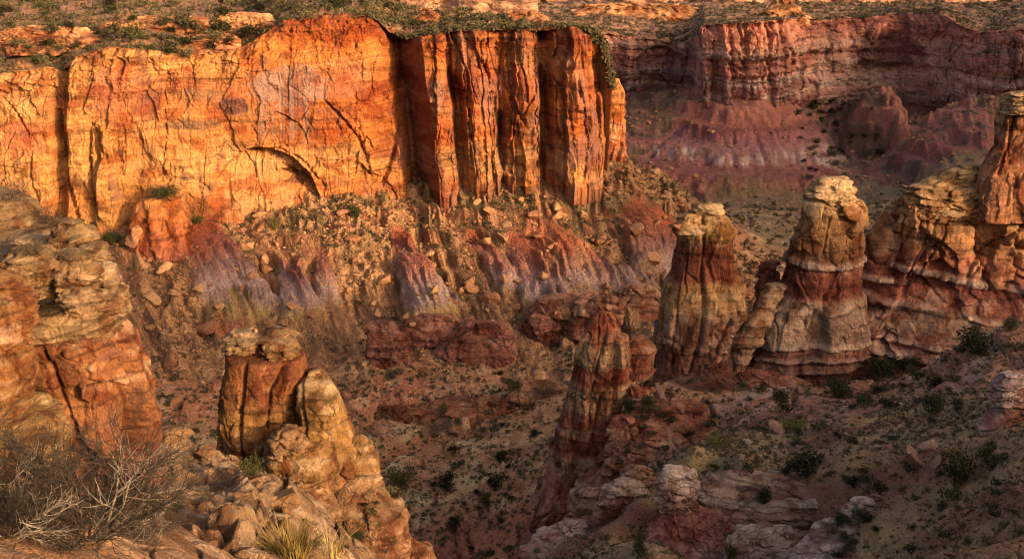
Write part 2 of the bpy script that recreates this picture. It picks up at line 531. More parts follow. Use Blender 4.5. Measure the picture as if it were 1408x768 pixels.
PROF = [(-300, 0), (66, 0), (76, 11), (82, 12), (94, 0), (500, 0), (532, 6), (547, 30), (552, 30), (584, -10), (592, -10), (612, -6), (619, 12), (628, 10), (634, -4), (655, -7), (676, -2), (685, 11), (694, 0), (716, -5), (740, 1), (747, 16), (753, 15), (760, -4), (788, -10), (812, -4), (830, 12), (842, 30), (900, 30)]
CRK = [([(62, 95), (72, 150), (80, 200), (92, 250), (106, 300)], 3.5, 16),
       ([(125, 172), (122, 215), (128, 265), (136, 300)], 2.6, 12), ([(128, 172), (142, 205), (160, 250)], 2.0, 5),
       ([(45, 210), (42, 250), (50, 280)], 1.8, 6), ([(0, 135), (22, 155), (40, 185)], 1.5, 5), ([(226, 120), (228, 180), (224, 240)], 1.4, 5),
       ([(352, 205), (385, 205), (415, 220), (432, 240), (446, 256)], 1.7, 7), ([(385, 228), (400, 235), (412, 256)], 2.2, 7),
       ([(448, 140), (470, 162), (492, 190), (506, 222), (510, 250)], 2.0, 8), ([(505, 190), (515, 210)], 1.5, 6),
       ([(548, 60), (549, 180), (540, 215), (525, 255)], 3.0, 13), ([(661, 84), (672, 105), (679, 150), (682, 240)], 3.0, 9),
       ([(612, 60), (622, 130), (625, 180), (632, 255)], 3.6, 10), ([(640, 75), (644, 150), (648, 240)], 1.8, 7), ([(704, 130), (712, 155), (724, 175)], 1.6, 5),
       ([(768, 60), (756, 95), (750, 120), (756, 175), (762, 235)], 2.6, 10), ([(790, 110), (800, 150), (806, 190), (800, 240)], 2.0, 6),
       ([(815, 60), (822, 120), (828, 180), (830, 230)], 2.0, 7), ([(735, 50), (740, 110), (748, 130)], 1.8, 6), ([(690, 60), (694, 120)], 2.0, 6)]

def cliff_extra(d, px, py, t, P, u, cm):
    k = piece(px, [(480, 0), (560, 0.16), (640, 0.09), (700, 0.02), (900, 0.02)])
    pw = px - (py - 90) * k + 3.0 * cm['wx'] + 2.5 * pn2(py / 60, px / 90, 77)
    pr = piece(pw, PROF)
    slot = sm(600, 612, pw) * sm(835, 825, pw) * (pr > 0)
    d = d - pr / u * (1 + 0.25 * fbm2(px / 40, py / 60, 2, 71)) * (1 - slot * 0.75 * sm(-0.25, 0.35, pn2(px / 30, py / 55, 99)))
    # vertical columns, strong on the right half
    k2 = 0.14 + 0.62 * sm(575, 620, px)
    for wx_, hy_, am, fa, sd in ((34, 420, 6, 22, 731), (16, 95, 4, 13, 733), (7, 60, 1.2, 3, 735)):
        xx = pw / wx_ + 0.10 * pn2(py / 60, px / 60, sd + 50) + 0.10 * pn2(py / 14, px / 30, sd + 53) + 0.35 * fbm2(px / 80, py / 300, 2, sd + 51)
        a1, a2, r, sl = worley2(xx, py / hy_ + 0.2 * pn2(px / 30, py / 40, sd + 52), sd, True)
        d = d + k2 * (am * (r - 0.5) * 2 + fa * sl * sm(0, 0.12, a2 - a1) - am * 0.9 * (1 - sm(0, 0.09, a2 - a1)))
    # scars of fallen slabs, arches
    b1, b2, r2, sl = worley2(px / 55 + 0.22 * cm['wz'], py / 60 + 0.2 * cm['wx'], 76, True)
    d = d + (3.2 * (r2 - 0.5) + 6 * sl) * sm(0, 0.03, b2 - b1) * (1 - 0.5 * sm(540, 640, px))
    for cx, cy, rx, ry, dep in ((362, 300, 80, 97, 22), (394, 300, 52, 66, 11)):
        e = np.hypot((px - cx) / rx, (py - cy) / ry) + 0.03 * cm['wx']
        d = d - dep * (1 - sm(0.96, 1.0, e)) * sm(cy + 20, cy - ry, py) * 1.2
    # leaning flake at the left
    e = np.abs(px - (143 + (py - 175) * 0.06)) / np.maximum(2 + (py - 172) * 0.16, 0.1)
    d = d + 12 * (1 - sm(0.6, 1.0, e)) * (py > 172)
    for pts, w, dep in CRK:
        dist, s = polydist(px, py, pts)
        dist = np.abs(dist + 1.6 * pn2(px / 5, py / 6, 97) + 1.0 * pn2(px / 2.2, py / 2.5, 98))
        d = d - dep * np.exp(-(dist / w) ** 2) * (0.6 + 0.4 * np.sin(s * math.pi))
    c1, c2, r3, sl = worley2(px / 19 + 0.2 * cm['wz'], py / 24 + 0.2 * cm['wx'], 79, True)
    d = d + (2.4 * (r3 - 0.5) + 4 * sl) * sm(-0.2, 0.2, fbm2(px / 60, py / 40, 2, 80))
    d = d + (1.8 + 1.6 * sm(575, 620, px)) * np.tanh(4 * pn2(P[..., 2] / 9, px / 60, 89)) + 2.2 * np.tanh(5 * pn2(P[..., 2] / 23, px / 220, 90))
    # broken beds under the rim
    tb_ = sm(0.80, 0.97, t + 0.04 * cm['wx'])
    d = d - 7 * np.floor(tb_ * 4) / 4 + 5 * tb_ * (worley2(px / 9, py / 5, 92)[2] - 0.5)
    d = d - 26 * sm(0.93, 1.0, t) ** 2 * (0.5 + 0.6 * fbm2(px / 20, py / 20, 3, 78))
    d = d + 3 * (1 - sm(0.0, 0.2, t))
    return d

def cliff_colour(cm, px, py, t, P, u):
    z = P[..., 2] + cm['wz'] * 10
    base = bands(z, [(-40, RUST), (-48, ORANGE), (-56, GOLD), (-64, (0.46, .2, .07)), (-74, RUST), (-84, ORANGE), (-90, (0.38, 0.15, .06)), (-98, ORANGE), (-106, GOLD), (-114, CREAM), (-124, GOLD), (-132, ORANGE), (-142, RUST), (-150, DRED)])
    b = fbm2(px / 70, py / 45, 4, 81)
    base = mixc(base, CREAM, 0.75 * sm(0.05, 0.35, b + 0.25 * sm(200, 0, px) - 0.2 * sm(100, 60, py)))
    base = mixc(base, RUST, 0.7 * sm(0.1, 0.4, -b + 0.1 * cm['st2']))
    c = rock_colour(base, cm, 0.45, 0.15, (0.16, 0.07, 0.05), CREAM)
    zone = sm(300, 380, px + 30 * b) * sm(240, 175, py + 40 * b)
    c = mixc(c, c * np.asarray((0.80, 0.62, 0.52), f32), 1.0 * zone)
    c = mixc(c, (0.45, 0.22, 0.07), 0.45 * sm(300, 220, px + 60 * b) * sm(120, 170, py + 50 * b))
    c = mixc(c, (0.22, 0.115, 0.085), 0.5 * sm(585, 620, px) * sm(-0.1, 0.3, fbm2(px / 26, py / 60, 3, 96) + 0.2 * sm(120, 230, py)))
    c = mixc(c, (0.20, 0.065, 0.045), 0.6 * sm(545, 552, px - (py - 90) * 0.15) * sm(590, 580, px - (py - 90) * 0.15))  # shade of the recess painted into the colour as dark maroon
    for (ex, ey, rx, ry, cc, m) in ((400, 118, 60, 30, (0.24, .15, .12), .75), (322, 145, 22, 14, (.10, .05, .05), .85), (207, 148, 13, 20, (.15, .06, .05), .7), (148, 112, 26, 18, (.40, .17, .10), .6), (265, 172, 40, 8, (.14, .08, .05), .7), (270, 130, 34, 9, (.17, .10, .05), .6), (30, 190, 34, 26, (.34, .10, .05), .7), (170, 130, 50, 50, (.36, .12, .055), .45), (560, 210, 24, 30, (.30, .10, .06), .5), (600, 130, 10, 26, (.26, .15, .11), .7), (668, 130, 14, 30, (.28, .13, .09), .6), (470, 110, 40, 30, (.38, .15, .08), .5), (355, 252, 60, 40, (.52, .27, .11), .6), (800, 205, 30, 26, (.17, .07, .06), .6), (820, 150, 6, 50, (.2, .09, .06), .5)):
        e = np.hypot((px - ex) / rx, (py - ey) / ry) + 0.55 * fbm2(px / 16, py / 12, 4, int(ex))
        c = mixc(c, cc, m * sm(1.05, 0.8, e))
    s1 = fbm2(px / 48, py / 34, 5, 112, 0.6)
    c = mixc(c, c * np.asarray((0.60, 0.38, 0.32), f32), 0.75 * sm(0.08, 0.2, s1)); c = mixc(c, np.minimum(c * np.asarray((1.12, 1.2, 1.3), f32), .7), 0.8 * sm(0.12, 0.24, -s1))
    stripe = pn2(px / 3.4, py / 200, 83) + 0.6 * pn2(px / 9, py / 160, 84)
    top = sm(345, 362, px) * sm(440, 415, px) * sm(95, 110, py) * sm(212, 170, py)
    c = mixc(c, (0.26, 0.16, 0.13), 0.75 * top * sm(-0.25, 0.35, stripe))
    v2 = sm(0.12, 0.4, fbm2(px / 30, py / 24, 3, 86)) * sm(540, 460, px) * sm(-0.3, 0.2, stripe)
    c = mixc(c, (0.15, 0.075, 0.06), 0.6 * v2)
    w = sm(0.1, 0.5, pn2(px / 6, py / 170, 87) + 0.4 * pn2(px / 16, py / 90, 88)) * sm(560, 640, px)
    c = mixc(c, (0.17, 0.07, 0.05), 0.28 * w)
    return c

def plat_colour(P, px, py):
    x, y = P[..., 0], P[..., 1]
    n = fbm2(x / 18, y / 14, 5, 91)
    c = np.zeros(P.shape, f32) + np.asarray((0.29, 0.165, 0.10), f32)
    c = mixc(c, (0.40, 0.18, 0.085), sm(-0.05, 0.3, n)); c = mixc(c, (0.28, 0.15, 0.11), 0.7 * sm(0.05, 0.25, -n))
    c = mixc(c, (0.10, 0.085, 0.045), 0.85 * sm(0.0, 0.3, fbm2(x / 25, y / 12, 4, 93)))
    return c

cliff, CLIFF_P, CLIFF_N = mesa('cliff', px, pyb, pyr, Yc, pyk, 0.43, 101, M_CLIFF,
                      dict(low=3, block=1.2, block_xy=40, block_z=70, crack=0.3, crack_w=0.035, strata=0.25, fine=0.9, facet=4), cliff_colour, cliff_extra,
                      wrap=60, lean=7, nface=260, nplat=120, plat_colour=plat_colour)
tag(cliff, 'long sunlit orange sandstone cliff with a scrubby flat top and a shadowed recess', 'cliff', kind='structure')

#---- the far canyon wall in shade
px = np.arange(740, 1700, 1.15)
pyb = piece(px, [(740, 190), (820, 150), (880, 140), (940, 142), (966, 152), (1040, 160), (1085, 165), (1100, 165), (1180, 185), (1260, 185), (1330, 180), (1408, 160), (1700, 170)])
pyr = piece(px, [(740, 44), (820, 46), (880, 56), (940, 62), (958, 54), (968, 38), (1000, 34), (1050, 30), (1095, 26), (1150, 30), (1250, 17), (1300, 20), (1325, 36), (1350, 46), (1408, 42), (1700, 40)])
Yc = piece(px, [(740, 1310), (925, 1345), (950, 1310), (966, 1205), (1000, 1185), (1050, 1190), (1085, 1230), (1110, 1300), (1170, 1345), (1240, 1345), (1300, 1290), (1335, 1245), (1408, 1190), (1700, 1100)])
pyk = np.full(len(px), 3.0)
def far_extra(d, px, py, t, P, u, cm):
    k2 = 0.35 + 0.8 * sm(955, 975, px) * sm(1110, 1070, px) + 0.5 * sm(1310, 1340, px)
    pw = px + 3 * cm['wx']
    for wx_, hy_, am, fa, sd in ((26, 260, 5, 18, 171), (11, 90, 3.5, 9, 173)):
        a1, a2, r, sl = worley2(pw / wx_ + 0.3 * pn2(py / 40, px / 50, sd + 5), py / hy_, sd, True)
        d = d + k2 * (am * (r - 0.5) * 2 + fa * sl * sm(0, 0.12, a2 - a1) - am * 0.8 * (1 - sm(0, 0.1, a2 - a1)))
    for cx, cy, rx, ry, dep in ((908, 118, 46, 56, 14), (1225, 132, 62, 84, 14), (1330, 150, 30, 90, 8)):
        e = np.hypot((px - cx) / rx, (py - cy) / ry) + 0.05 * cm['wx']
        d = d - dep * (1 - sm(0.9, 1.0, e))
    d = d - 22 * sm(0.86, 1.0, t) * (0.6 + 0.6 * fbm2(px / 20, py / 20, 3, 178))
    # stepped benches below the caprock
    d = d + 4 * np.tanh(4 * pn2(P[..., 2] / 14, px / 400, 179))
    return d
def far_colour(cm, px, py, t, P, u):
    z = P[..., 2] + cm['wz'] * 10
    base = 1.35 * bands(z, [(-62, (0.36, .15, .10)), (-80, (0.28, .10, .075)), (-95, (0.33, .15, .11)), (-105, (0.34, .2, .16)), (-112, (0.25, .09, .07)), (-124, (0.30, .13, .10)), (-134, (0.40, .27, .22)), (-142, (0.26, .1, .085)), (-150, (0.38, .25, .2)), (-158, (0.22, .08, .07)), (-175, (0.2, .08, .07))])
    c = rock_colour(base, cm, 0.6, 0.2, (0.09, 0.045, 0.05), (0.42, 0.28, 0.22))
    c = mixc(c, (.12, .055, .055), 0.5 * sm(962, 950, px) * sm(-0.2, 0.3, cm['streak'] + 0.2))  # shade put into the colour left of the butte, so that wall recedes
    c = mixc(c, (.40, .19, .11), 0.5 * sm(1000, 1030, px) * sm(1105, 1080, px) * sm(95, 60, py) * sm(-0.2, 0.2, cm['blot']))  # sunlight on the upper butte painted in as a warmer, lighter colour
    slab = sm(1105, 1135, px) * sm(1340, 1300, px) * sm(52, 62, py + 5 * cm['wx'])
    c = mixc(c, bands(py + 6 * cm['wz'] + 0.03 * px, [(90, (.40, .24, .18)), (105, (.34, .17, .13)), (120, (.44, .30, .25)), (132, (.36, .19, .15)), (146, (.46, .33, .29)), (158, (.34, .17, .14)), (170, (.40, .27, .23)), (190, (.26, .1, .085)), (215, (.24, .09, .08))]), 0.75 * slab)
    e = np.hypot((px - 1220) / 50, (py - 72) / 26) + 0.5 * fbm2(px / 18, py / 14, 4, 190)
    c = mixc(c, (.13, .055, .06), 0.8 * sm(1.05, 0.8, e))
    w = sm(0.1, 0.5, pn2(px / 7, py / 120, 187) + 0.5 * pn2(px / 20, py / 60, 188))
    return mixc(c, (0.11, 0.05, 0.05), 0.6 * w * (1 - 0.8 * slab))
def far_plat(P, px, py):
    x, y = P[..., 0], P[..., 1]
    c = np.zeros(P.shape, f32) + np.asarray((0.25, 0.14, 0.10), f32)
    c = mixc(c, (0.38, 0.2, 0.12), sm(0.0, 0.3, fbm2(x / 40, y / 30, 5, 191)))
    return mixc(c, (0.10, 0.085, 0.055), 0.8 * sm(0.0, 0.22, fbm2(x / 50, y / 18, 4, 193)))
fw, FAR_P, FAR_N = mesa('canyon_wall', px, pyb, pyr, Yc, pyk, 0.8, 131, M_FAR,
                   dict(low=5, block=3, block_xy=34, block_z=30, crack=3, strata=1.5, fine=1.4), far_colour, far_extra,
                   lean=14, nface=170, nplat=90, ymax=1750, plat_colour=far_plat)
tag(fw, 'far canyon wall of banded red and purple rock in shade', 'cliff', kind='structure')

#---- the mesas on the skyline
px = np.arange(380, 1700, 2.0)
pyb = np.full(len(px), 40.0)
pyr = -6 + 9 * fbm2(px / 90, px * 0, 3, 201)
Yc = 2050 + 160 * fbm2(px / 120, px * 0 + 3, 3, 203)
def sky_colour(cm, px, py, t, P, u):
    z = P[..., 2] + cm['wz'] * 10
    base = bands(z, [(-20, (0.42, .2, .12)), (-60, (0.36, .16, .10)), (-90, (0.42, .24, .15)), (-140, (0.22, .1, .08))])
    return rock_colour(base, cm, 0.4, 0.2, (0.14, 0.07, 0.06))
hl, _, _ = mesa('hills', px, pyb, pyr, Yc, np.full(len(px), -30.0), 1.3, 151, M_FAR, dict(low=8, block=4, strata=1.0), sky_colour,
                lean=20, nface=60, nplat=20, ymax=2600, plat_colour=far_plat)
tag(hl, 'distant mesas along the top of the view', 'hills', kind='structure')

# ------------------------------------------------------------------ the ground: one sheet through known heights
CTRL = [(-150, 335, 600), (0, 325, 605), (150, 308, 614), (230, 300, 620), (300, 292, 632), (370, 275, 645), (440, 262, 655), (490, 252, 658), (540, 264, 664), (640, 256, 664), (720, 242, 670), (770, 232, 676), (842, 248, 682),
        (862, 222, 700), (900, 243, 695), (930, 258, 690), (957, 276, 680), (900, 292, 800), (960, 294, 800), (1000, 300, 720),
        (200, 400, 560), (250, 380, 577), (330, 350, 605), (300, 430, 566), (430, 340, 607), (430, 440, 556), (540, 340, 612), (600, 440, 560), (640, 340, 614), (700, 330, 618), (700, 420, 572), (800, 320, 627), (800, 400, 587), (880, 300, 643), (890, 380, 602), (950, 330, 640), (960, 400, 604),
        (300, 470, 540), (440, 470, 545), (560, 480, 536), (640, 500, 522), (720, 480, 540), (850, 450, 560), (120, 430, 545), (0, 450, 540),
        (250, 560, 452), (400, 540, 476), (500, 560, 463), (620, 540, 485), (690, 550, 482), (600, 590, 453), (520, 640, 416), (560, 700, 376), (450, 640, 420), (430, 760, 345), (250, 700, 370), (100, 600, 430),
        (760, 540, 485), (740, 580, 442), (700, 620, 415), (740, 640, 385), (650, 700, 371), (720, 700, 342), (660, 760, 325), (740, 740, 302), (560, 768, 330),
        (780, 680, 286), (850, 560, 290), (860, 640, 262), (900, 530, 318), (1000, 530, 320), (1100, 532, 318), (1170, 520, 322), (960, 590, 282), (800, 735, 258), (900, 650, 238), (760, 720, 290),
        (1050, 590, 242), (1100, 560, 252), (1200, 556, 256), (1300, 490, 262), (1400, 440, 264), (1000, 630, 206), (950, 652, 200), (850, 722, 196), (760, 765, 200), (1150, 640, 186), (1300, 580, 196), (1400, 540, 206),
        (1150, 740, 158), (1300, 680, 150), (1400, 620, 150), (1250, 760, 135), (1400, 720, 115), (1000, 780, 174), (1060, 772, 178), (1110, 775, 172), (880, 768, 176), (950, 622, 216), (1000, 602, 226), (900, 662, 202), (1000, 668, 192), (1060, 648, 198), (900, 704, 190), (850, 698, 204), (1100, 590, 232), (1200, 545, 292), (1300, 505, 296), (1400, 485, 300), (1250, 530, 258), (1350, 468, 263), (800, 760, 215), (930, 640, 228), (880, 680, 212), (960, 610, 262), (1010, 575, 275), (1500, 600, 150), (1550, 480, 250), (1400, 850, 90), (1150, 880, 110), (950, 880, 135),
        (1050, 340, 690), (1050, 310, 780), (1000, 290, 880), (1100, 285, 945), (1000, 263, 1040), (1150, 262, 1030), (1250, 246, 1040), (900, 250, 1085), (880, 215, 1130), (940, 205, 1160), (1040, 205, 1150), (1030, 132, 1205), (975, 134, 1212), (1085, 146, 1235), (920, 128, 1335), (1125, 165, 1290), (1130, 205, 1165), (1105, 150, 1235),
        (1180, 178, 1215), (1130, 158, 1290), (1165, 160, 1300), (1210, 158, 1300), (1260, 158, 1300), (1310, 160, 1285), (1250, 175, 1165), (1300, 190, 1085), (1380, 145, 1120), (1300, 240, 1005), (1408, 205, 980), (870, 138, 1290), (820, 160, 1265), (1500, 150, 1080), (1550, 240, 900), (1330, 250, 900), (1260, 290, 800), (1400, 300, 750)]
WORLD = [(-60, 200, -200), (-20, 260, -199), (-110, 300, -200), (-150, 200, -195), (35, 190, -150), (30, 130, -125), (-30, 120, -195), (10, 240, -178), (-60, 110, -195),
         (110, 400, -183), (180, 400, -180), (60, 420, -192), (250, 420, -175), (120, 520, -187), (230, 520, -186), (330, 560, -180), (60, 520, -190), (300, 330, -120), (210, 300, -100),
         (-200, 800, -150), (0, 800, -155), (-300, 1100, -150), (0, 1100, -170), (200, 1500, -150), (600, 1500, -150), (-400, 1500, -150), (0, 1500, -150), (700, 1200, -140), (800, 1500, -140)]
cp = np.concatenate([at(*np.array(CTRL, float).T), np.array(WORLD, float)])
def uv(P):
    r = np.hypot(P[..., 0], P[..., 1])
    return np.stack([np.arctan2(P[..., 0], P[..., 1]) * 1.6, np.log(r)], -1), r
def tps_fit(P, lam=1e-5):
    U, r = uv(P); v = P[:, 2] / r
    n = len(U)
    D2 = ((U[:, None] - U[None]) ** 2).sum(-1)
    K = 0.5 * D2 * np.log(D2 + 1e-12) + lam * np.eye(n)
    A = np.zeros((n + 3, n + 3)); A[:n, :n] = K; A[:n, n] = 1; A[:n, n + 1:] = U; A[n:, :n] = A[:n, n:].T
    w = np.linalg.solve(A, np.concatenate([v, [0, 0, 0]]))
    return U, w
def tps_eval(fit, U):
    U0, w = fit; n = len(U0); sh = U.shape[:-1]; U = U.reshape(-1, 2)
    out = np.empty(len(U))
    a = U0.astype(f32); ww = w.astype(f32)
    for i in range(0, len(U), 100000):
        b = U[i:i + 100000].astype(f32)
        D2 = (b[:, None, 0] - a[None, :, 0]) ** 2 + (b[:, None, 1] - a[None, :, 1]) ** 2
        out[i:i + 100000] = (0.5 * D2 * np.log(D2 + 1e-12)) @ ww[:n] + ww[n] + b @ ww[n + 1:]
    return out.reshape(sh)

FIT = tps_fit(cp, 3e-4)
az = np.concatenate([np.linspace(-0.75, -0.5, 50)[:-1], np.linspace(-0.5, 0.5, 1080), np.linspace(0.5, 0.75, 50)[1:]])
rr = np.concatenate([np.linspace(100, 262, 280)[:-1], np.linspace(262, 340, 100)[:-1], np.linspace(340, 545, 260)[:-1], np.linspace(545, 700, 280)[:-1], np.linspace(700, 1000, 110)[:-1], np.linspace(1000, 1310, 190)[:-1], np.linspace(1310, 1750, 16)])
R_, A_ = np.meshgrid(rr, az, indexing='ij')
# evaluate the smooth sheet on a coarser lattice, then interpolate
ac = np.linspace(az[0], az[-1], 420); lr = np.linspace(math.log(rr[0]), math.log(rr[-1]), 420)
LC, AC = np.meshgrid(lr, ac, indexing='ij')
ZC = tps_eval(FIT, np.stack([AC * 1.6, LC], -1))
def terrain_z(a, r):
    i = (np.log(r) - lr[0]) / (lr[1] - lr[0]); j = (a - ac[0]) / (ac[1] - ac[0])
    i = np.clip(i, 0, 418.999); j = np.clip(j, 0, 418.999)
    i0 = i.astype(int); j0 = j.astype(int); fi = i - i0; fj = j - j0
    v = (ZC[i0, j0] * (1 - fi) * (1 - fj) + ZC[i0 + 1, j0] * fi * (1 - fj) + ZC[i0, j0 + 1] * (1 - fi) * fj + ZC[i0 + 1, j0 + 1] * fi * fj)
    return v * r
T = np.stack([R_ * np.sin(A_), R_ * np.cos(A_), terrain_z(A_, R_)], -1)
tpx, tpy, td = proj(T)
X, Yw = T[..., 0].astype(f32), T[..., 1].astype(f32)
near = sm(300, 240, R_)                                  # the slopes on the near right side
far = sm(900, 1000, R_)
talus = sm(480, 560, R_) * (1 - far) * sm(1010, 960, tpx)
# fins of bare clay
FINS = [((258, 305), (345, 450), 24, 58, 7), ((300, 330), (322, 440), 10, 24, 4), ((395, 365), (418, 442), 14, 34, 6), ((440, 345), (452, 420), 10, 22, 4), ((545, 320), (598, 448), 10, 44, 9), ((648, 325), (704, 398), 9, 20, 5),
        ((740, 318), (800, 425), 26, 66, 9), ((705, 330), (742, 420), 14, 26, 5), ((800, 360), (885, 425), 16, 36, 7), ((870, 280), (908, 372), 22, 46, 8), ((905, 300), (940, 380), 16, 34, 6),
        ((1030, 130), (1030, 256), 46, 150, 15), ((960, 190), (930, 250), 20, 50, 8), ((1100, 170), (1130, 240), 18, 40, 9), ((1005, 170), (985, 245), 10, 26, 6), ((1065, 165), (1080, 245), 10, 26, 6), ((1390, 130), (1270, 250), 24, 70, 13), ((1212, 122), (1205, 200), 10, 50, 26)]
bare = np.zeros(T.shape[:2], f32); fin = np.zeros(T.shape[:2], f32); finh = np.zeros(T.shape[:2], f32)
for (x0, y0), (x1, y1), w0, w1, H in FINS:
    dx, dy = x1 - x0, y1 - y0
    t = ((tpx - x0) * dx + (tpy - y0) * dy) / (dx * dx + dy * dy)
    wv = 6 * pn2(tpy / 18, tpx / 60, int(x0))
    dd = np.abs((tpx - x0) * dy - (tpy - y0) * dx) / math.hypot(dx, dy) + wv * 0.6
    w = lerp(w0, w1, np.clip(t, 0, 1))
    k = np.clip(1 - (dd / w) ** 2, 0, 1) * sm(-0.12, 0.15, t) * sm(1.1, 0.92, t) * (far if y1 < 262 else talus)
    bare = np.maximum(bare, (np.sqrt(k) * (0.35 + 0.65 * ((x0 * 7 % 10) / 9.0))).astype(f32))
    fin = np.maximum(fin, np.sqrt(k).astype(f32)); finh = np.maximum(finh, (H * np.sqrt(k) * sm(-0.1, 0.6, t)).astype(f32))
# relief
skew = tpx - 0.42 * tpy
flute = pn2(skew / 9 + 0.5 * pn2(tpy / 30, tpx / 30, 5), tpy / 160, 6)
gully = ridged2(skew / 38 + 0.5 * pn2(tpy / 50, tpx / 50, 7), tpy / 170, 3, 8)
z = T[..., 2].copy()
z += finh * 1.45 * (1 + lerp(0.28, 0.10, far) * flute)
flute2 = ridged2(skew / 6 + 0.4 * pn2(tpy / 12, tpx / 12, 53), tpy / 60, 3, 54)
z += fin * talus * 1.1 * (flute2 - 0.4)
z += talus * (6.5 * (gully - 0.4)) * (1 - 0.7 * fin)
rub = fbm2(X / 9, Yw / 9, 4, 12, 0.6)
w1_, w2_, wr = worley2(X / 6.5, Yw / 6.5, 13)
rubm = talus * (1 - 0.8 * fin) * sm(-0.25, 0.2, fbm2(X / 60, Yw / 60, 3, 14))
z += rubm * (2.2 * rub + 1.2 * fbm2(X / 3, Yw / 3, 3, 45) + 1.6 * sm(0.5, 0.1, w1_) * (wr > 0.5))
z += (1 - near) * (1 - talus) * (3.6 * fbm2(X / 45, Yw / 45, 5, 15) + 0.5 * fbm2(X / 6, Yw / 6, 3, 16))
z += far * (6 * fbm2(X / 60, Yw / 60, 6, 17, 0.65) + 4 * (ridged2(tpx / 30, tpy / 130, 3, 18) - 0.4) * sm(250, 200, tpy))
z += near * (2.2 * fbm2(X / 28, Yw / 28, 5, 19) + 0.9 * fbm2(X / 5, Yw / 5, 4, 20, 0.6))
# small risers of harder beds, terracing the clay slopes and the near ledges
terr = lambda zz, h, k: zz + k * h * (np.tanh(6 * (((zz / h) % 1) - 0.5)) / 2 - (((zz / h) % 1) - 0.5))
tm = talus * sm(-0.05, 0.2, fbm2(X / 70, Yw / 70, 3, 22)) * 0.8
z = z + tm * (terr(z + 2 * fbm2(X / 25, Yw / 25, 2, 23), 9.0, 1.0) - z - 2 * 0)
zt = z + 5 * fbm2(X / 50, Yw / 50, 3, 46)
z = z + far * 0.9 * sm(-0.2, 0.1, fbm2(X / 120, Yw / 120, 3, 47)) * (terr(zt, 17.0, 1.0) - zt)
plat = sm(232, 250, R_) * sm(345, 325, R_) * sm(740, 800, tpx)                     # pink slickrock platform
zt = z + 1.5 * fbm2(X / 20, Yw / 20, 3, 24)
z = z + plat * (terr(zt, 4.0, 1.0) - zt)
lowr = near * sm(-0.1, 0.25, fbm2(X / 30, Yw / 30, 3, 25)) * 0.3
zt = z + 1.0 * fbm2(X / 14, Yw / 14, 3, 26)
z = z + lowr * (terr(zt, 3.2, 1.0) - zt)
# rills that drain the floor and the near slopes
rill = ridged2(tpx / 60 + 0.4 * pn2(tpy / 40, tpx / 60, 41), (tpy - 0.35 * tpx) / 120, 4, 42, 0.55)
rl = sm(0.62, 0.85, rill)
z -= (1 - talus) * (1 - far) * rl * lerp(2.2, 0.5, near)
# the dry wash
WASH = [(760, 520), (715, 545), (690, 560), (640, 590), (590, 600), (545, 612), (510, 640), (500, 680), (520, 740)]
wd, wt = polydist(tpx, tpy, WASH)
wd = wd + 4 * pn2(tpx / 12, tpy / 12, 28)
z -= (1 - near) * 3.5 * sm(16, 5, wd)
bank = sm(26, 14, wd) * (1 - sm(14, 8, wd))
T[..., 2] = z
# colour
tc = np.zeros(T.shape, f32) + np.asarray((0.21, 0.105, 0.055), f32)
n1 = fbm2(X / 40, Yw / 40, 5, 31); n2 = fbm2(X / 14, Yw / 14, 5, 32, 0.6); n3 = fbm2(X / 120, Yw / 90, 3, 33)
tc = mixc(tc, (0.27, 0.10, 0.05), 0.9 * sm(-0.1, 0.25, n1))
tc = mixc(tc, (0.26, 0.165, 0.085), 0.8 * sm(0.0, 0.3, n2))
# talus
ta = bands(z + 3 * n1, [(-128, (0.22, 0.09, 0.045)), (-150, (0.215, 0.085, 0.045)), (-172, (0.19, 0.095, 0.055)), (-190, (0.20, 0.105, 0.06))])
ta = mixc(ta, (0.10, 0.055, 0.035), 0.7 * sm(0.0, 0.35, pn2(skew / 16, tpy / 60, 44) + 0.6 * n2))
chute = fbm2(skew / 15, tpy / 110, 4, 52, 0.6)
ta = mixc(ta, (0.33, 0.185, 0.095), 0.8 * sm(0.0, 0.3, chute)); ta = mixc(ta, (0.10, 0.07, 0.04), 0.7 * sm(0.08, 0.35, -chute))
ta = mixc(ta, (0.36, 0.20, 0.10), 0.9 * rubm * sm(-0.1, 0.2, rub + 0.3 * (wr - 0.5)))
ta = mixc(ta, (0.14, 0.10, 0.05), 0.8 * sm(0.0, 0.25, fbm2(X / 30, Yw / 22, 4, 34)) * sm(380, 300, tpy))
tc = tc + (ta - tc) * talus[..., None].astype(f32)
clay = bands(z + 3.5 * n2 + 2.5 * flute + 14 * n3 + 7 * pn2(tpx / 90, tpx * 0, 38), [(-138, (0.27, 0.085, 0.045)), (-154, (0.25, 0.075, 0.045)), (-160, (0.20, 0.075, 0.06)), (-162, (0.19, 0.085, 0.075)), (-167, (0.20, 0.115, 0.115)), (-172, (0.29, 0.215, 0.215)), (-177, (0.24, 0.165, 0.165)), (-181, (0.27, 0.19, 0.09)), (-186, (0.24, 0.15, 0.08)), (-190, (0.22, 0.09, 0.055))])
clay = clay * np.asarray((1.08, 1.0, 0.9), f32)
tc = tc + (clay - tc) * (sm(0.28, 0.44, fin + 0.05 * n2) * (0.35 + 0.65 * sm(0.15, 0.5, bare + 0.25 * n2 + 0.15 * flute)) * talus)[..., None].astype(f32)
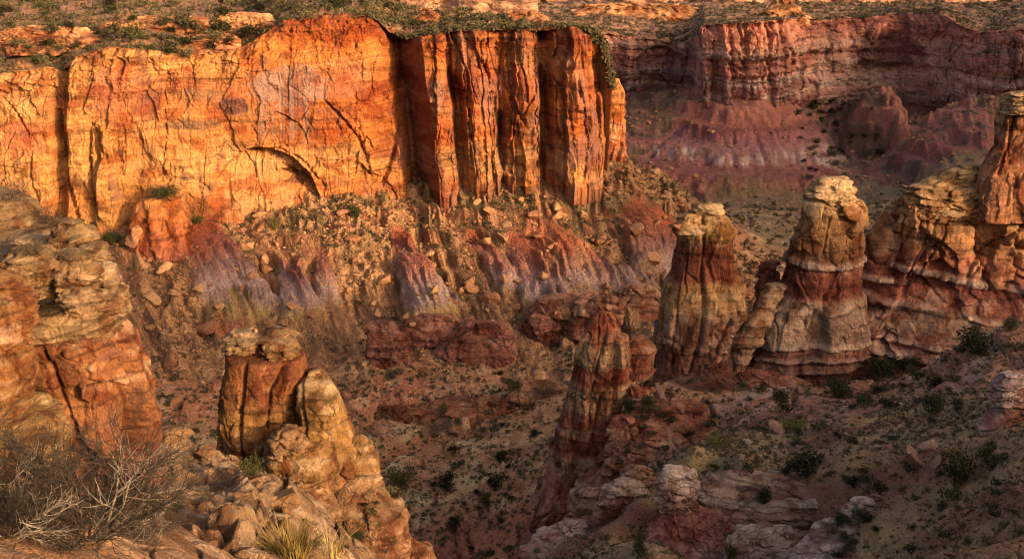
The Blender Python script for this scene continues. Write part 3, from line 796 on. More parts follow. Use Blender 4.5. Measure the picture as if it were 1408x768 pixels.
# far slopes
fc = bands(z + 4 * n1, [(-140, (0.24, 0.11, 0.085)), (-170, (0.25, 0.10, 0.08)), (-190, (0.21, 0.08, 0.075)), (-212, (0.17, 0.085, 0.07)), (-218, (0.20, 0.15, 0.09))])
fc = mixc(fc, (0.13, 0.10, 0.07), 0.6 * sm(0.0, 0.3, n2))
fcl = bands(z + 4 * n2 + 2 * pn2(tpx / 8, tpy / 60, 36), [(-150, (0.24, .09, .07)), (-176, (0.24, .085, .07)), (-184, (0.19, .075, .075)), (-193, (0.20, 0.105, 0.11)), (-200, (0.29, 0.21, 0.19)), (-206, (0.2, .11, .10)), (-209, (0.2, .07, .06)), (-215, (0.2, .1, .07))])
fc = fc + (fcl - fc) * (sm(0.1, 0.5, fin) * sm(-0.25, 0.15, pn2(tpx / 17, tpy / 60, 37) + 0.4 * n2))[..., None].astype(f32)
val = sm(-210, -215, z + 3 * n1)
fc = mixc(fc, (0.22, 0.165, 0.09), 0.9 * val)
# the skirt of the butte, and the wooded hollows on both sides of it
skl = np.interp(tpy, [128, 160, 200, 250], [962, 935, 905, 868]); skr = np.interp(tpy, [128, 160, 200, 250], [1088, 1106, 1132, 1152])
skw = 6 * pn2(tpx / 20, tpy / 14, 48)
skirt = sm(-8, 6, tpx + skw - skl) * sm(8, -6, tpx + skw - skr)
sb_ = bands(tpy * 0 + z + 3 * n2 + 2.5 * fbm2(tpx / 14, tpy / 8, 3, 49), [(-140, (.27, .12, .09)), (-160, (.27, .105, .08)), (-170, (.25, .09, .07)), (-174, (.14, .05, .045)), (-178, (.22, .085, .085)), (-186, (.23, .10, .10)), (-190, (.27, .14, .13)), (-193, (.38, .27, .24)), (-198, (.36, .25, .22)), (-201, (.21, .085, .075)), (-206, (.15, .055, .05)), (-209, (.23, .09, .07)), (-216, (.2, .1, .07))])
sb_ = mixc(sb_, (.23, .09, .08), 0.75 * sm(-0.1, 0.15, pn2(tpx / 9, tpy / 26, 50)) * sm(-186, -191, z))
wood = (1 - skirt) * sm(0.0, 0.25, fbm2(tpx / 22, tpy / 12, 4, 51) + 0.25 * sm(60, 20, np.abs(tpx - 1165)) + 0.3 * sm(50, 20, np.abs(tpx - 900)) * sm(210, 160, tpy)) * sm(-212, -204, z)
fc = fc + (sb_ - fc) * skirt[..., None].astype(f32)
fc = mixc(fc, (.075, .06, .04), 0.75 * wood)
fc = fc * 1.25
tc = tc + (fc - tc) * far[..., None].astype(f32)
# valley floor: tan grass over orange soil; wash sand
floor_ = (1 - near) * (1 - talus) * (1 - far)
tc = tc * (1 + 0.75 * floor_)[..., None].astype(f32)
tc = mixc(tc, (0.42, 0.30, 0.16), floor_ * 0.65 * sm(-0.1, 0.25, n1 + 0.4 * n2) * sm(560, 600, tpy))
tc = mixc(tc, (0.215, 0.155, 0.09), 0.85 * sm(690, 760, R_) * sm(1085, 1050, R_) * sm(960, 1000, tpx) * (1 - 0.6 * sm(0.05, 0.3, n2)))
tc = mixc(tc, (0.40, 0.17, 0.085), floor_ * 0.9 * sm(12, 4, wd))
tc = mixc(tc, (0.34, 0.15, 0.085), (1 - talus) * (1 - far) * 0.6 * rl)
tc = mixc(tc, (0.30, 0.095, 0.055), floor_ * 0.85 * sm(690, 730, tpy + 0.25 * (tpx - 650) + 30 * n1) * (tpx < 760))
# near right slopes
sc_ = np.zeros(T.shape, f32) + np.asarray((0.31, 0.195, 0.11), f32)
sc_ = mixc(sc_, (0.34, 0.22, 0.105), sm(0, 0.3, n2)); sc_ = mixc(sc_, (0.24, 0.10, 0.065), 0.9 * sm(0.05, 0.3, n1))
tc = tc + (sc_ - tc) * near[..., None].astype(f32)
slick = bands((z + 1.2 * n2 + 0.05 * X) % 7.0, [(0, (0.30, 0.13, 0.09)), (2, (0.33, .15, .1)), (3, (0.24, .09, .065)), (5, (0.36, .2, .15)), (5.6, (0.45, .3, .24)), (7, (0.30, 0.13, 0.09))])
tc = tc + (slick - tc) * (plat * sm(-0.25, 0.1, n1 + 0.2) * 0.9)[..., None].astype(f32)
tc = np.maximum(tc, 0)
tc *= (1 + 0.2 * (1 - far) * (1 - near))[..., None].astype(f32)
tc *= (1 + 0.45 * n2 + 0.25 * fbm2(X / 3.5, Yw / 3.5, 3, 43))[..., None]
TER = T.copy()
# split material by distance: two slots on one sheet
ground = make_mesh('ground', T.reshape(-1, 3), grid_faces(len(rr), len(az))[:, ::-1], M_TERRAIN, np.clip(tc, .01, .8))
ground.data.materials.append(M_SLOPE)
mi = np.zeros((len(rr) - 1, len(az) - 1), np.int32); mi[:np.searchsorted(rr, 262), :] = 1
ground.data.polygons.foreach_set('material_index', mi.ravel())
tag(ground, 'canyon floor with red talus, purple clay fins and scrubby slopes', 'ground', kind='structure')

#---- the opposite rim, right of and behind the camera, its unseen crest shaped to shade the canyon
pp = np.linspace(-200, 2600, 240); wv = np.linspace(-260, 420, 60)
PP, WW = np.meshgrid(pp, wv, indexing='ij')
W0 = 350
Hr = piece(PP, [(-200, -40), (20, -20), (60, -5), (110, 34), (200, 40), (325, 28), (365, -14), (495, -20), (545, 16), (585, 34), (680, 40), (800, 80), (1000, 110), (1080, 96), (1180, 96), (1260, 116), (1500, 124), (2600, 120)])
Hr = Hr + 13 * fbm2(PP / 60, PP * 0, 5, 301, 0.6)
zz = Hr - np.abs(WW) * 0.55 - 12 * sm(0, 1, np.abs(WW) / 60) + 8 * fbm2(PP / 60, WW / 60, 4, 302) * sm(0, 60, np.abs(WW))
ca, sa = math.cos(SUN_AZ), math.sin(SUN_AZ)
RX = sa * (W0 + WW) + ca * PP; RY = -ca * (W0 + WW) + sa * PP
RP = np.stack([RX, RY, np.maximum(zz, -200)], -1)
rc = np.zeros(RP.shape, f32) + np.asarray((0.26, 0.13, 0.07), f32)
rc = mixc(rc, (0.16, .11, .06), sm(0, .3, fbm2(PP / 30, WW / 30, 4, 303)))
rim_o = make_mesh('terrain', RP.reshape(-1, 3), grid_faces(240, 60), M_TERRAIN, rc, zb=False)
tag(rim_o, 'opposite canyon rim beyond the right of the view', 'terrain', kind='structure')
# ------------------------------------------------------------------ rock towers, ridges and outcrops
SCAP = (0.36, 0.24, 0.13); STAN = (0.31, 0.18, 0.085)
HARD = dict(low=4, block=2.2, block_xy=30, block_z=110, crack=4, crack_w=0.06, strata=0.35, fine=1.1, facet=9, bandrel=2.2)
SLICK = dict(low=6, block=2.2, block_xy=60, block_z=40, crack=4, crack_w=0.05, strata=1.1, fine=1.2, facet=8)
CAPR = dict(low=3, block=3.5, block_xy=26, block_z=9, crack=4.5, crack_w=0.1, strata=1.6, fine=1.4, facet=8)
SMALLR = dict(low=3, block=2.2, block_xy=24, block_z=36, crack=3.5, crack_w=0.07, strata=0.5, fine=1.2, facet=9)

def formation(name, label, cat, px_, py_, Y, group=None):
    e = empty(name, at(px_, py_, Y))
    return tag(e, label, cat, group)

# --- detached pinnacle at the end of the cliff
t = [(108, GOLD), (150, ORANGE), (200, RUST), (260, DRED)]
o = rock('rock_pinnacle', [(110, 841, 850), (125, 837, 856), (150, 835, 858), (180, 833, 861), (212, 830, 863), (250, 826, 866)], 704, t, M_CLIFF, 401, 0.9, HARD, varn=0.4)
tag(o, 'slim orange pinnacle standing free at the right end of the sunlit cliff', 'rock pinnacle')

# --- the spire with the split top
e = formation('rock_spire', 'tall split spire with yellow top and dark red waist between canyon floor and banded butte', 'rock spire', 962, 520, 330)
t = [(283, (.31, .2, .1)), (305, (.29, .17, .075)), (328, (.34, .2, .065)), (337, (.20, .075, .035)), (350, (.165, .05, .028)), (388, (.175, .052, .03)), (394, (.29, .155, .07)), (425, (.27, .155, .075)), (436, (.25, .145, .095)), (470, (.25, .135, .095)), (495, (.2, .085, .058)), (540, (.18, .065, .045))]
rock('tower', [(300, 937, 997), (320, 932, 1006), (338, 927, 1009), (365, 922, 1011), (390, 916, 1015), (410, 911, 1020), (428, 907, 1024), (450, 904, 1016), (480, 900, 1018), (515, 895, 1022), (545, 892, 1020)], 330, t, M_MID, 411, 0.8, HARD, e,
     cracks=[([(966, 295), (968, 340), (964, 380), (968, 420), (962, 470), (948, 515)], 2.4, 10), ([(935, 395), (928, 450), (920, 510)], 1.6, 5), ([(1005, 440), (985, 480), (975, 515)], 2.0, 7), ([(945, 330), (940, 390)], 1.4, 4)], varn=0.35)
rock('cap_rock', [(286, 956, 989), (293, 952, 992), (300, 950, 992), (305, 953, 990)], 331, [(280, SCAP), (310, STAN)], M_MID, 412, 0.9, CAPR, e, varn=0.1)
rock('cap_rock', [(299, 935, 962), (308, 930, 966), (318, 930, 966)], 326, [(296, STAN), (320, (0.309, 0.179, 0.089))], M_MID, 413, 0.9, CAPR, e, varn=0.15)
rock('buttress', [(432, 978, 996, -3), (455, 968, 1004, -4), (485, 960, 1010, -6), (520, 950, 1016, -8), (548, 945, 1020, -9)], 328, t, M_MID, 414, 0.7, SMALLR, e, varn=0.3)

# --- the banded butte
e = formation('rock_butte', 'broad banded butte with tan layered cap and dark red belt right of the split spire', 'rock butte', 1105, 525, 330)
t = [(248, (.32, .21, .115)), (285, (.28, .165, .08)), (320, (.26, .13, .06)), (345, (.25, .125, .06)), (361, (.22, .10, .055)), (366, (.34, .23, .19)), (370, (.30, .19, .16)), (374, (.165, .052, .033)), (402, (.175, .055, .036)), (411, (.18, .065, .045)), (416, (.28, .175, .125)), (445, (.26, .165, .12)), (466, (.235, .14, .105)), (474, (.30, .205, .165)), (478, (.19, .078, .058)), (486, (.2, .085, .065)), (490, (.31, .215, .18)), (494, (.18, .066, .05)), (504, (.27, .17, .135)), (508, (.165, .058, .043)), (545, (.155, .055, .042))]
BUT = dict(low=5, block=1.8, block_xy=52, block_z=130, crack=4, crack_w=0.05, strata=0.3, fine=1.1, facet=14, bandrel=2.2)
rock('tower', [(276, 1112, 1176), (292, 1103, 1180), (310, 1098, 1182), (335, 1088, 1184), (360, 1078, 1185), (385, 1072, 1186), (408, 1066, 1186), (418, 1052, 1187), (440, 1036, 1187), (465, 1022, 1186), (490, 1012, 1182), (515, 1006, 1178), (550, 1000, 1176)], 332, t, M_MID, 421, 0.75, BUT, e,
     cracks=[([(1105, 330), (1095, 375)], 1.5, 4), ([(1140, 300), (1132, 350)], 1.5, 4), ([(1120, 425), (1108, 470)], 1.2, 4)], varn=0.4)
rock('cap_rock', [(251, 1120, 1166), (258, 1116, 1172), (266, 1118, 1174), (272, 1117, 1170)], 334, [(247, SCAP), (275, STAN)], M_MID, 422, 0.85, CAPR, e, varn=0.1)
rock('cap_rock', [(268, 1112, 1172), (278, 1110, 1178), (290, 1104, 1180)], 331, [(264, SCAP), (290, STAN)], M_MID, 423, 0.85, CAPR, e, varn=0.15)
rock('fin', [(394, 1054, 1076, 3), (415, 1042, 1072, 1), (445, 1022, 1058, -3), (475, 1010, 1040, -7), (515, 1002, 1024, -10), (545, 996, 1016, -12)], 327, [(390, (0.325, 0.199, 0.118)), (470, (0.309, 0.179, 0.106)), (520, (0.248, 0.093, 0.063))], M_MID, 425, 0.9, SLICK, e, varn=0.25)
rock('fin', [(360, 1052, 1066, 12), (385, 1044, 1072, 12), (400, 1040, 1074, 12), (430, 1036, 1074, 10), (480, 1030, 1074, 10)], 336, [(350, DRED), (450, DRED)], M_MID, 426, 0.9, SMALLR, e, varn=0.3)

def slabs(parent, name, rows, Y, mat, seed, cols, depth=0.5, dip=0.0, xy=60, tilt=0.0):
    """separate beds lying on one another: (top row, bottom row, left, right, extra distance)"""
    for i, (y0, y1, xl, xr, dY) in enumerate(rows):
        h = y1 - y0; c0 = cols[i % len(cols)]; c1 = tuple(v * 0.8 for v in c0)
        rock(name, [(y0, xl + 2, xr - 3, dY), (y0 + h * .25, xl, xr, dY), (y0 + h * .6, xl, xr + 1, dY), (y0 + h * .85, xl + 2, xr - 3, dY), (y1 + 2, xl + 4, xr - 7, dY), (y1 + 6, xl + 5, xr - 9, dY)], Y, [(y0, c0), (y1, c1)], mat, seed + i, depth,
             dict(low=4, block=3.0, block_xy=xy, block_z=40, crack=4, crack_w=0.05, strata=0.9, fine=1.3, facet=9, bandrel=0), parent, varn=0.12, pale=0.25, dip=dip, sq=3.0, tilt=tilt, step=1.0)

# --- the big ridge at the right
e = formation('rock_ridge', 'massive banded ridge with tan layered crest and sweeping slickrock apron at right edge', 'rock ridge', 1300, 500, 330)
t = [(228, (.34, .21, .11)), (262, (.31, .18, .085)), (320, (.29, .15, .07)), (352, (.28, .13, .065)), (366, (.26, .10, .06)), (384, (.22, .07, .045)), (388, (.38, .26, .2)), (392, (.32, .19, .14)), (396, (.22, .07, .05)), (425, (.235, .08, .055)), (430, (.36, .23, .18)), (436, (.27, .15, .105)), (452, (.28, .17, .12)), (468, (.27, .14, .105)), (472, (.36, .23, .18)), (478, (.22, .09, .065)), (490, (.34, .22, .18)), (494, (.21, .08, .06)), (520, (.31, .18, .145)), (526, (.2, .07, .055)), (580, (.19, .07, .05))]
RID = dict(low=9, block=2.5, block_xy=75, block_z=150, crack=4, crack_w=0.04, strata=0.3, fine=1.1, facet=18, bandrel=2.5)
def ridge_planes(d, px, py, P, u):
    a1, a2, r, sl = worley2((px + 0.45 * py) / 62, (py - 0.1 * px) / 120, 439, True)
    k = sm(440, 380, py)
    d = d + k * (16 * sl + 8 * (r - 0.5)) * sm(0, 0.06, a2 - a1) - 5 * k * (1 - sm(0, .05, a2 - a1))
    return d + 10 * sm(375, 410, py) + 1.2 * np.tanh(4 * pn2((py + 0.18 * px) / 9, px / 200, 438))
rock('wall', [(262, 1246, 1420, 0), (285, 1232, 1440, 0), (310, 1226, 1460), (345, 1222, 1480), (375, 1214, 1500), (400, 1200, 1520, -2), (430, 1186, 1540, -5), (470, 1172, 1560, -9), (510, 1162, 1580, -14), (560, 1150, 1600, -20)], 345, t, M_MID, 431, 0.34, RID, e,
     cracks=[([(1252, 268), (1238, 320), (1228, 370)], 2.0, 6), ([(1290, 300), (1262, 350), (1238, 400)], 1.8, 6), ([(1345, 330), (1350, 380), (1340, 430)], 1.6, 5)], varn=0.45, sq=2.2, tilt=0.14, post=ridge_planes)
rock('wall', [(292, 1214, 1262, 9), (306, 1200, 1276, 9), (322, 1189, 1282, 9), (340, 1186, 1286, 8), (365, 1184, 1286, 7), (400, 1183, 1280, 5), (440, 1181, 1270, 2), (500, 1176, 1262, -2), (545, 1172, 1260, -4)], 342, t, M_MID, 432, 0.6, RID, e, varn=0.4)
rock('crest', [(236, 1300, 1440, 2), (248, 1270, 1450, 2), (262, 1248, 1460, 0), (280, 1240, 1470, -2), (296, 1238, 1480, -2)], 345, [(230, SCAP), (262, STAN), (300, (0.278, 0.153, 0.077))], M_MID, 433, 0.3, dict(CAPR, block_xy=40), e, varn=0.2)
rock('tower', [(133, 1384, 1480, 4), (150, 1376, 1490, 3), (175, 1372, 1490, 2), (200, 1364, 1490), (235, 1348, 1490, -2), (275, 1340, 1490, -4), (300, 1336, 1490, -5)], 342, [(130, (0.340, 0.199, 0.106)), (160, (0.278, 0.133, 0.065)), (200, (0.282, 0.114, 0.057)), (280, (0.265, 0.114, 0.057))], M_MID, 435, 0.5, HARD, e, varn=0.4,
     cracks=[([(1395, 150), (1385, 200), (1372, 240)], 2, 6)])
rock('cap_rock', [(131, 1382, 1470, 0), (138, 1378, 1480, 0), (150, 1377, 1480, 0), (156, 1380, 1480, 0)], 341, [(128, SCAP), (158, STAN)], M_MID, 436, 0.5, CAPR, e, varn=0.15)

# --- the leaning spire in the middle
e = formation('rock_spire', 'leaning red spire with pale lower flank in the centre above the valley floor', 'rock spire', 800, 680, 275)
t = [(420, (0.248, 0.093, 0.050)), (440, (0.224, 0.064, 0.035)), (470, (0.248, 0.078, 0.044)), (478, (0.325, 0.186, 0.101)), (505, (0.325, 0.193, 0.112)), (512, (0.224, 0.064, 0.038)), (528, (0.224, 0.064, 0.038)), (536, (0.325, 0.193, 0.118)), (565, (0.293, 0.166, 0.101)), (580, (0.232, 0.078, 0.047)), (625, (0.215, 0.071, 0.044)), (632, (0.309, 0.179, 0.124)), (660, (0.278, 0.133, 0.089)), (672, (0.215, 0.064, 0.041)), (720, (0.199, 0.057, 0.035))]
rock('tower', [(424, 820, 838), (434, 812, 846), (450, 804, 852), (470, 797, 857), (490, 791, 860), (520, 784, 858), (545, 778, 852), (575, 772, 850), (605, 768, 856), (635, 758, 866), (660, 750, 876), (690, 744, 884), (730, 736, 892)], 275, t, M_MID, 441, 0.8, dict(HARD, bandrel=0.8, facet=12, strata=0.2), e,
     cracks=[([(836, 450), (822, 500), (812, 545)], 1.6, 5), ([(800, 480), (790, 540), (780, 600)], 1.6, 5), ([(845, 520), (826, 545), (815, 600)], 1.8, 6)], varn=0.4)
rock('knob', [(466, 866, 890, 4), (478, 860, 897, 3), (500, 856, 898, 1), (518, 850, 896, 0), (540, 850, 896, -2)], 278, [(460, (0.278, 0.133, 0.077)), (490, (0.265, 0.099, 0.063)), (540, (0.224, 0.071, 0.044))], M_MID, 442, 0.9, SMALLR, e, varn=0.3)
rock('buttress', [(575, 840, 872, -4), (600, 836, 884, -6), (630, 826, 892, -8), (665, 800, 890, -10), (700, 780, 880, -12), (740, 770, 880, -14)], 270, [(570, (0.248, 0.093, 0.063)), (620, (0.273, 0.114, 0.076)), (660, (0.325, 0.199, 0.142)), (690, (0.232, 0.071, 0.047)), (740, (0.207, 0.064, 0.038))], M_MID, 443, 0.7, SMALLR, e, varn=0.35)
rock('cap_rock', [(421, 822, 837), (427, 817, 843), (436, 815, 845)], 275.5, [(415, (0.278, 0.133, 0.071)), (440, (0.248, 0.085, 0.044))], M_MID, 444, 0.9, CAPR, e, varn=0.15)

# --- red slickrock benches under the spires
def bench(label, rows, Y, t, seed, mat=M_MID, depth=0.45, cat='rock bench', varn=0.3, amp=CAPR, name='rock_bench', **k):
    o = rock(name, rows, Y, t, mat, seed, depth, amp, varn=varn, **k)
    return tag(o, label, cat)
RB = [(500, (0.265, 0.107, 0.070)), (530, (0.248, 0.085, 0.057)), (548, (0.325, 0.186, 0.130)), (556, (0.248, 0.085, 0.054)), (600, (0.232, 0.078, 0.050)), (660, (0.207, 0.064, 0.041))]
bench('low red slickrock bench with one pale seam at the foot of the banded butte', [(516, 960, 1090, 6), (526, 930, 1110, 2), (540, 905, 1118, -4), (562, 890, 1090, -10), (590, 885, 1050, -14)], 312, RB, 451)
bench('red rock bench with dark scrub on top right beside the leaning spire', [(560, 860, 975, 4), (575, 850, 985, 0), (600, 845, 990, -4), (630, 838, 985, -8), (670, 830, 960, -10)], 268, [(555, (0.282, 0.121, 0.076)), (590, (0.232, 0.078, 0.050)), (610, (0.293, 0.146, 0.101)), (640, (0.224, 0.071, 0.044)), (680, (0.207, 0.064, 0.038))], 452, M_MID)
bench('dark red layered bench dropping into the valley left of the pink ledge', [(640, 760, 850, 0), (665, 745, 870, -4), (700, 735, 850, -10), (740, 725, 830, -14)], 290, [(630, (0.224, 0.071, 0.047)), (670, (0.278, 0.133, 0.094)), (690, (0.215, 0.060, 0.038)), (740, (0.182, 0.050, 0.032))], 453)

# --- the pink ledge at the lower right
e = formation('rock_ledge', 'pink and cream cross-bedded ledge with a shadowed undercut at bottom right of centre', 'rock ledge', 1010, 760, 180)
t = [(650, (.42, .29, .22)), (668, (.46, .33, .27)), (676, (.34, .17, .13)), (690, (.46, .33, .27)), (700, (.38, .22, .18)), (712, (.44, .31, .26)), (722, (.34, .18, .14)), (735, (.27, .1, .08)), (780, (.25, .09, .07))]
BED = dict(low=5, block=3, block_xy=70, block_z=8, crack=3.5, crack_w=0.09, strata=2.4, fine=1.3, facet=7, warp=1.6)
slabs(e, 'bed', [(658, 668, 972, 1096, 5), (668, 678, 960, 1128, 3), (679, 692, 954, 1142, 1), (692, 702, 950, 1148, 0), (703, 716, 956, 1146, -1), (717, 728, 968, 1142, -2.5)], 186, M_LEDGE, 4600, [(.36, .25, .19), (.28, .15, .115), (.40, .29, .23), (.30, .17, .135), (.37, .26, .21), (.33, .2, .16)], 0.45, 0.10, 80)
rock('cap_rock', [(650, 914, 952, 0), (660, 905, 958, -1), (675, 902, 960, -2), (688, 903, 958, -2), (696, 906, 952, -1)], 184, [(645, (.46, .34, .26)), (665, (.46, .3, .25)), (695, (.4, .24, .19))], M_LEDGE, 462, 0.8, dict(CAPR, block_z=14), e, varn=0.15)
rock('pedestal', [(692, 904, 962, 0), (715, 898, 1010, -2), (740, 888, 1080, -4), (770, 876, 1120, -8), (800, 870, 1140, -10)], 183, [(690, (.28, .1, .075)), (730, (.27, .1, .08)), (760, (.36, .2, .16)), (800, (.26, .1, .07))], M_LEDGE, 463, 0.55, SMALLR, e, varn=0.3)
rock('shelf', [(730, 1010, 1090, -6), (745, 1000, 1110, -8), (770, 990, 1120, -10), (800, 985, 1130, -12)], 178, [(725, (.4, .28, .22)), (760, (.3, .14, .11)), (800, (.28, .1, .08))], M_LEDGE, 464, 0.5, SMALLR, e, varn=0.25)

bench('pale weathered knob of rock just left of the pink ledge', [(648, 866, 888, 0), (656, 848, 900, -1), (670, 834, 902, -2), (690, 824, 898, -3), (715, 815, 890, -4)], 205, [(645, (.42, .32, .24)), (665, (.4, .26, .2)), (690, (.32, .15, .11)), (720, (.28, .11, .08))], 465, M_LEDGE, 0.7, 'rock knob', name='weathered_rock')
bench('pale rounded shelf at the bottom edge where the slope drops to the valley', [(722, 770, 810, 2), (735, 738, 850, 0), (752, 722, 880, -4), (775, 708, 900, -8), (800, 700, 910, -10)], 200, [(715, (.42, .3, .22)), (745, (.38, .23, .17)), (775, (.3, .14, .1)), (800, (.26, .1, .07))], 466, M_LEDGE, 0.5, 'rock shelf', name='rock_shelf')
bench('smooth pale slab tilted beside the bottom edge below the round white boulder', [(690, 1176, 1196, 4), (705, 1156, 1202, 2), (730, 1120, 1200, -2), (760, 1095, 1196, -6), (800, 1070, 1196, -10)], 158, [(685, (.44, .34, .28)), (740, (.36, .25, .22)), (800, (.34, .22, .19))], 467, M_LEDGE, 0.7, 'rock slab', amp=SLICK, name='rock_slab')
bench('grey pink layered rock cropping out at the right edge of the slope', [(516, 1372, 1450, 3), (535, 1366, 1460, 1), (560, 1358, 1470, 0), (585, 1352, 1480, -2), (602, 1350, 1480, -3), (640, 1346, 1490, -6)], 178, [(510, (.38, .26, .23)), (560, (.36, .24, .21)), (570, (.27, .11, .085)), (580, (.42, .3, .26)), (640, (.36, .2, .17))], 468, M_LEDGE, 0.5, 'rock outcrop', amp=BED, dip=-0.2, name='rock_outcrop')

# --- dark ledges at the toe of the talus
TO = [(0, (.30, .15, .09)), (400, (.30, .15, .09)), (455, (.25, .1, .07)), (500, (.22, .085, .06)), (800, (.2, .08, .05))]
for lab, rows, Y, sd in (
    ('dark layered flat topped mudstone ledge at the toe of the central talus', [(448, 640, 692, 4), (458, 618, 704, 2), (480, 600, 708, -2), (512, 588, 710, -6), (545, 580, 714, -9)], 534, 471),
    ('low broken mudstone ledge left of the flat topped one at the talus toe', [(440, 560, 630, 4), (454, 548, 650, 1), (485, 540, 648, -3), (525, 536, 646, -6)], 545, 472),
    ('mudstone ledge under the pale clay fans behind the leaning spire', [(412, 742, 806, 4), (424, 728, 812, 0), (450, 720, 816, -3), (485, 716, 820, -6)], 557, 473),
    ('square topped mudstone ledge half hidden behind the leaning spire tip', [(410, 800, 846, 2), (422, 788, 852, 0), (450, 786, 852, -4), (480, 784, 852, -6)], 548, 474),
    ('shadowed mudstone ledge at the left foot of the split spire', [(398, 858, 900, 4), (410, 850, 912, 0), (440, 846, 912, -4), (470, 844, 912, -6)], 575, 475),
    ('rounded mudstone knob beside the low broken ledge on the valley side', [(446, 512, 536, 0), (458, 506, 552, -2), (478, 500, 558, -4), (505, 498, 560, -6)], 528, 476)):
    bench(lab, rows, Y, TO, sd, M_TOE, 0.55, 'rock ledge', amp=dict(HARD, block_xy=26, block_z=40, strata=0.9, crack=5), name='rock_ledge')

TOPT = [(0, (.40, .2, .1)), (30, (.42, .2, .09)), (60, (.36, .15, .07)), (90, (.34, .14, .07))]
for lab, rows, Y, sd in (
    ('long lit sandstone ledge on the flat top, third tier back from the rim', [(30, 150, 290, 4), (36, 142, 300, 0), (46, 140, 305, -3), (58, 136, 310, -6)], 760, 491),
    ('shaded ledge set back from the rim at the far left of the flat top', [(44, 8, 120, 4), (50, 2, 135, 0), (60, 0, 140, -3), (74, -4, 144, -6)], 680, 492),
    ('broken sandstone ledge just behind the lowest part of the cliff rim', [(56, 228, 330, 3), (62, 220, 340, 0), (72, 214, 342, -3), (84, 212, 344, -6)], 655, 493),
    ('orange ledge behind the rim above the varnish streaked wall', [(24, 300, 372, 3), (30, 292, 380, 0), (42, 290, 384, -3), (54, 288, 386, -6)], 690, 494),
    ('orange boulder shaped knob on the flat top above the shadowed recess', [(14, 578, 592, 0), (20, 574, 597, 0), (30, 572, 598, -2), (38, 570, 600, -3)], 770, 495)):
    o = rock('rock_ledge', rows, Y, TOPT, M_CLIFF, sd, 0.5, dict(CAPR, block_xy=20, block_z=7, strata=1.2), varn=0.25)
    tag(o, lab, 'rock ledge')

for lab, rows, Y, sd in (
    ('long sunlit ledge far back on the plateau behind the end of the cliff', [(12, 800, 950, 8), (17, 780, 965, 0), (24, 770, 970, -8), (32, 765, 975, -12)], 1560, 4961),
    ('glowing orange knob on the rim of the far butte', [(2, 1068, 1092, 6), (10, 1056, 1100, 0), (24, 1046, 1108, -6), (36, 1040, 1112, -10)], 1330, 4962),
    ('sunlit block low behind the flat top of the cliff', [(20, 690, 740, 6), (26, 676, 752, 0), (34, 670, 760, -8)], 1400, 4963)):
    o = rock('rock_ledge', rows, Y, TOPT, M_FAR, sd, 0.4, dict(CAPR, block_xy=16, block_z=6, strata=1.2), varn=0.25)
    tag(o, lab, 'rock ledge')

for lab, rows, Y, sd in (
    ('low red earth bank above the bend of the dry wash', [(553, 600, 700, 3), (559, 582, 712, 0), (574, 578, 716, -3), (590, 574, 718, -5)], 472, 4971),
    ('red earth bank at the left end of the valley floor above the wash', [(562, 520, 580, 3), (568, 508, 592, 0), (582, 504, 596, -3), (598, 500, 600, -5)], 462, 4972),
    ('red cut bank of the wash beside the grey thicket near the leaning spire', [(528, 712, 772, 3), (534, 704, 782, 0), (546, 700, 786, -3), (560, 698, 790, -5)], 488, 4973),
    ('small dark red bank at the foot of the low broken mudstone ledge', [(506, 560, 610, 3), (511, 552, 620, 0), (520, 548, 624, -3), (534, 544, 628, -5)], 515, 4974)):
    o = rock('earth_bank', rows, Y, [(500, (.30, .15, .08)), (545, (.30, .14, .075)), (560, (.24, .095, .05)), (600, (.26, .11, .06))], M_TOE, sd, 0.35, dict(SMALLR, block=3, low=6, strata=0.6), varn=0.2)
    tag(o, lab, 'earth bank')

# --- the lit blocks leaning on the cliff foot at the left
t = [(255, GOLD), (290, ORANGE), (320, RUST), (350, DRED)]
bench('rounded orange block leaning on the foot of the cliff at left', [(264, 208, 236, 2), (276, 194, 250, 0), (294, 184, 258, -2), (315, 176, 266, -4), (350, 168, 276, -7)], 604, t, 481, M_CLIFF, 0.7, 'rock block', amp=HARD, name='rock_block')

# --- the golden pillar in the foreground
e = formation('rock_pillar', 'golden foreground pillar of stacked lobes and balanced knobs with pale cap stones', 'rock pillar', 440, 770, 80)
t = [(455, (0.171, 0.100, 0.046)), (478, (0.163, 0.076, 0.030)), (500, (0.147, 0.052, 0.022)), (540, (0.155, 0.059, 0.022)), (580, (0.188, 0.097, 0.036)), (620, (0.171, 0.076, 0.027)), (660, (0.139, 0.048, 0.019)), (760, (0.130, 0.045, 0.019))]
LOB = dict(low=5, block=1.6, block_xy=70, block_z=130, crack=4, crack_w=0.04, strata=0.35, fine=1.1, facet=10, bandrel=0.5, lam=0.12)
LO2 = dict(LOB, strata=0.9, block_z=70)
GLD = [(0, (0.204, 0.121, 0.050)), (540, (0.204, 0.121, 0.050)), (590, (0.188, 0.100, 0.036)), (640, (0.171, 0.090, 0.038)), (690, (0.171, 0.097, 0.052)), (740, (0.147, 0.069, 0.036)), (800, (0.130, 0.052, 0.025))]
rock('column', [(474, 312, 408, 2), (486, 309, 415), (505, 307, 420), (530, 304, 422), (560, 303, 420), (590, 303, 415), (620, 303, 410), (645, 303, 405), (700, 300, 410), (790, 290, 420)], 80, t, M_PILLAR, 501, 0.85, LOB, e, varn=0.5,
     cracks=[([(340, 470), (334, 520), (330, 580), (332, 640)], 3, 9), ([(395, 500), (372, 540), (366, 590)], 2.4, 7)])
rock('cap_rock', [(458, 318, 348, 1), (464, 310, 356, 0), (474, 308, 358, 0), (482, 311, 354)], 79.5, [(450, (0.228, 0.159, 0.094)), (485, (0.188, 0.114, 0.055))], M_PILLAR, 502, 0.9, CAPR, e, varn=0.1)
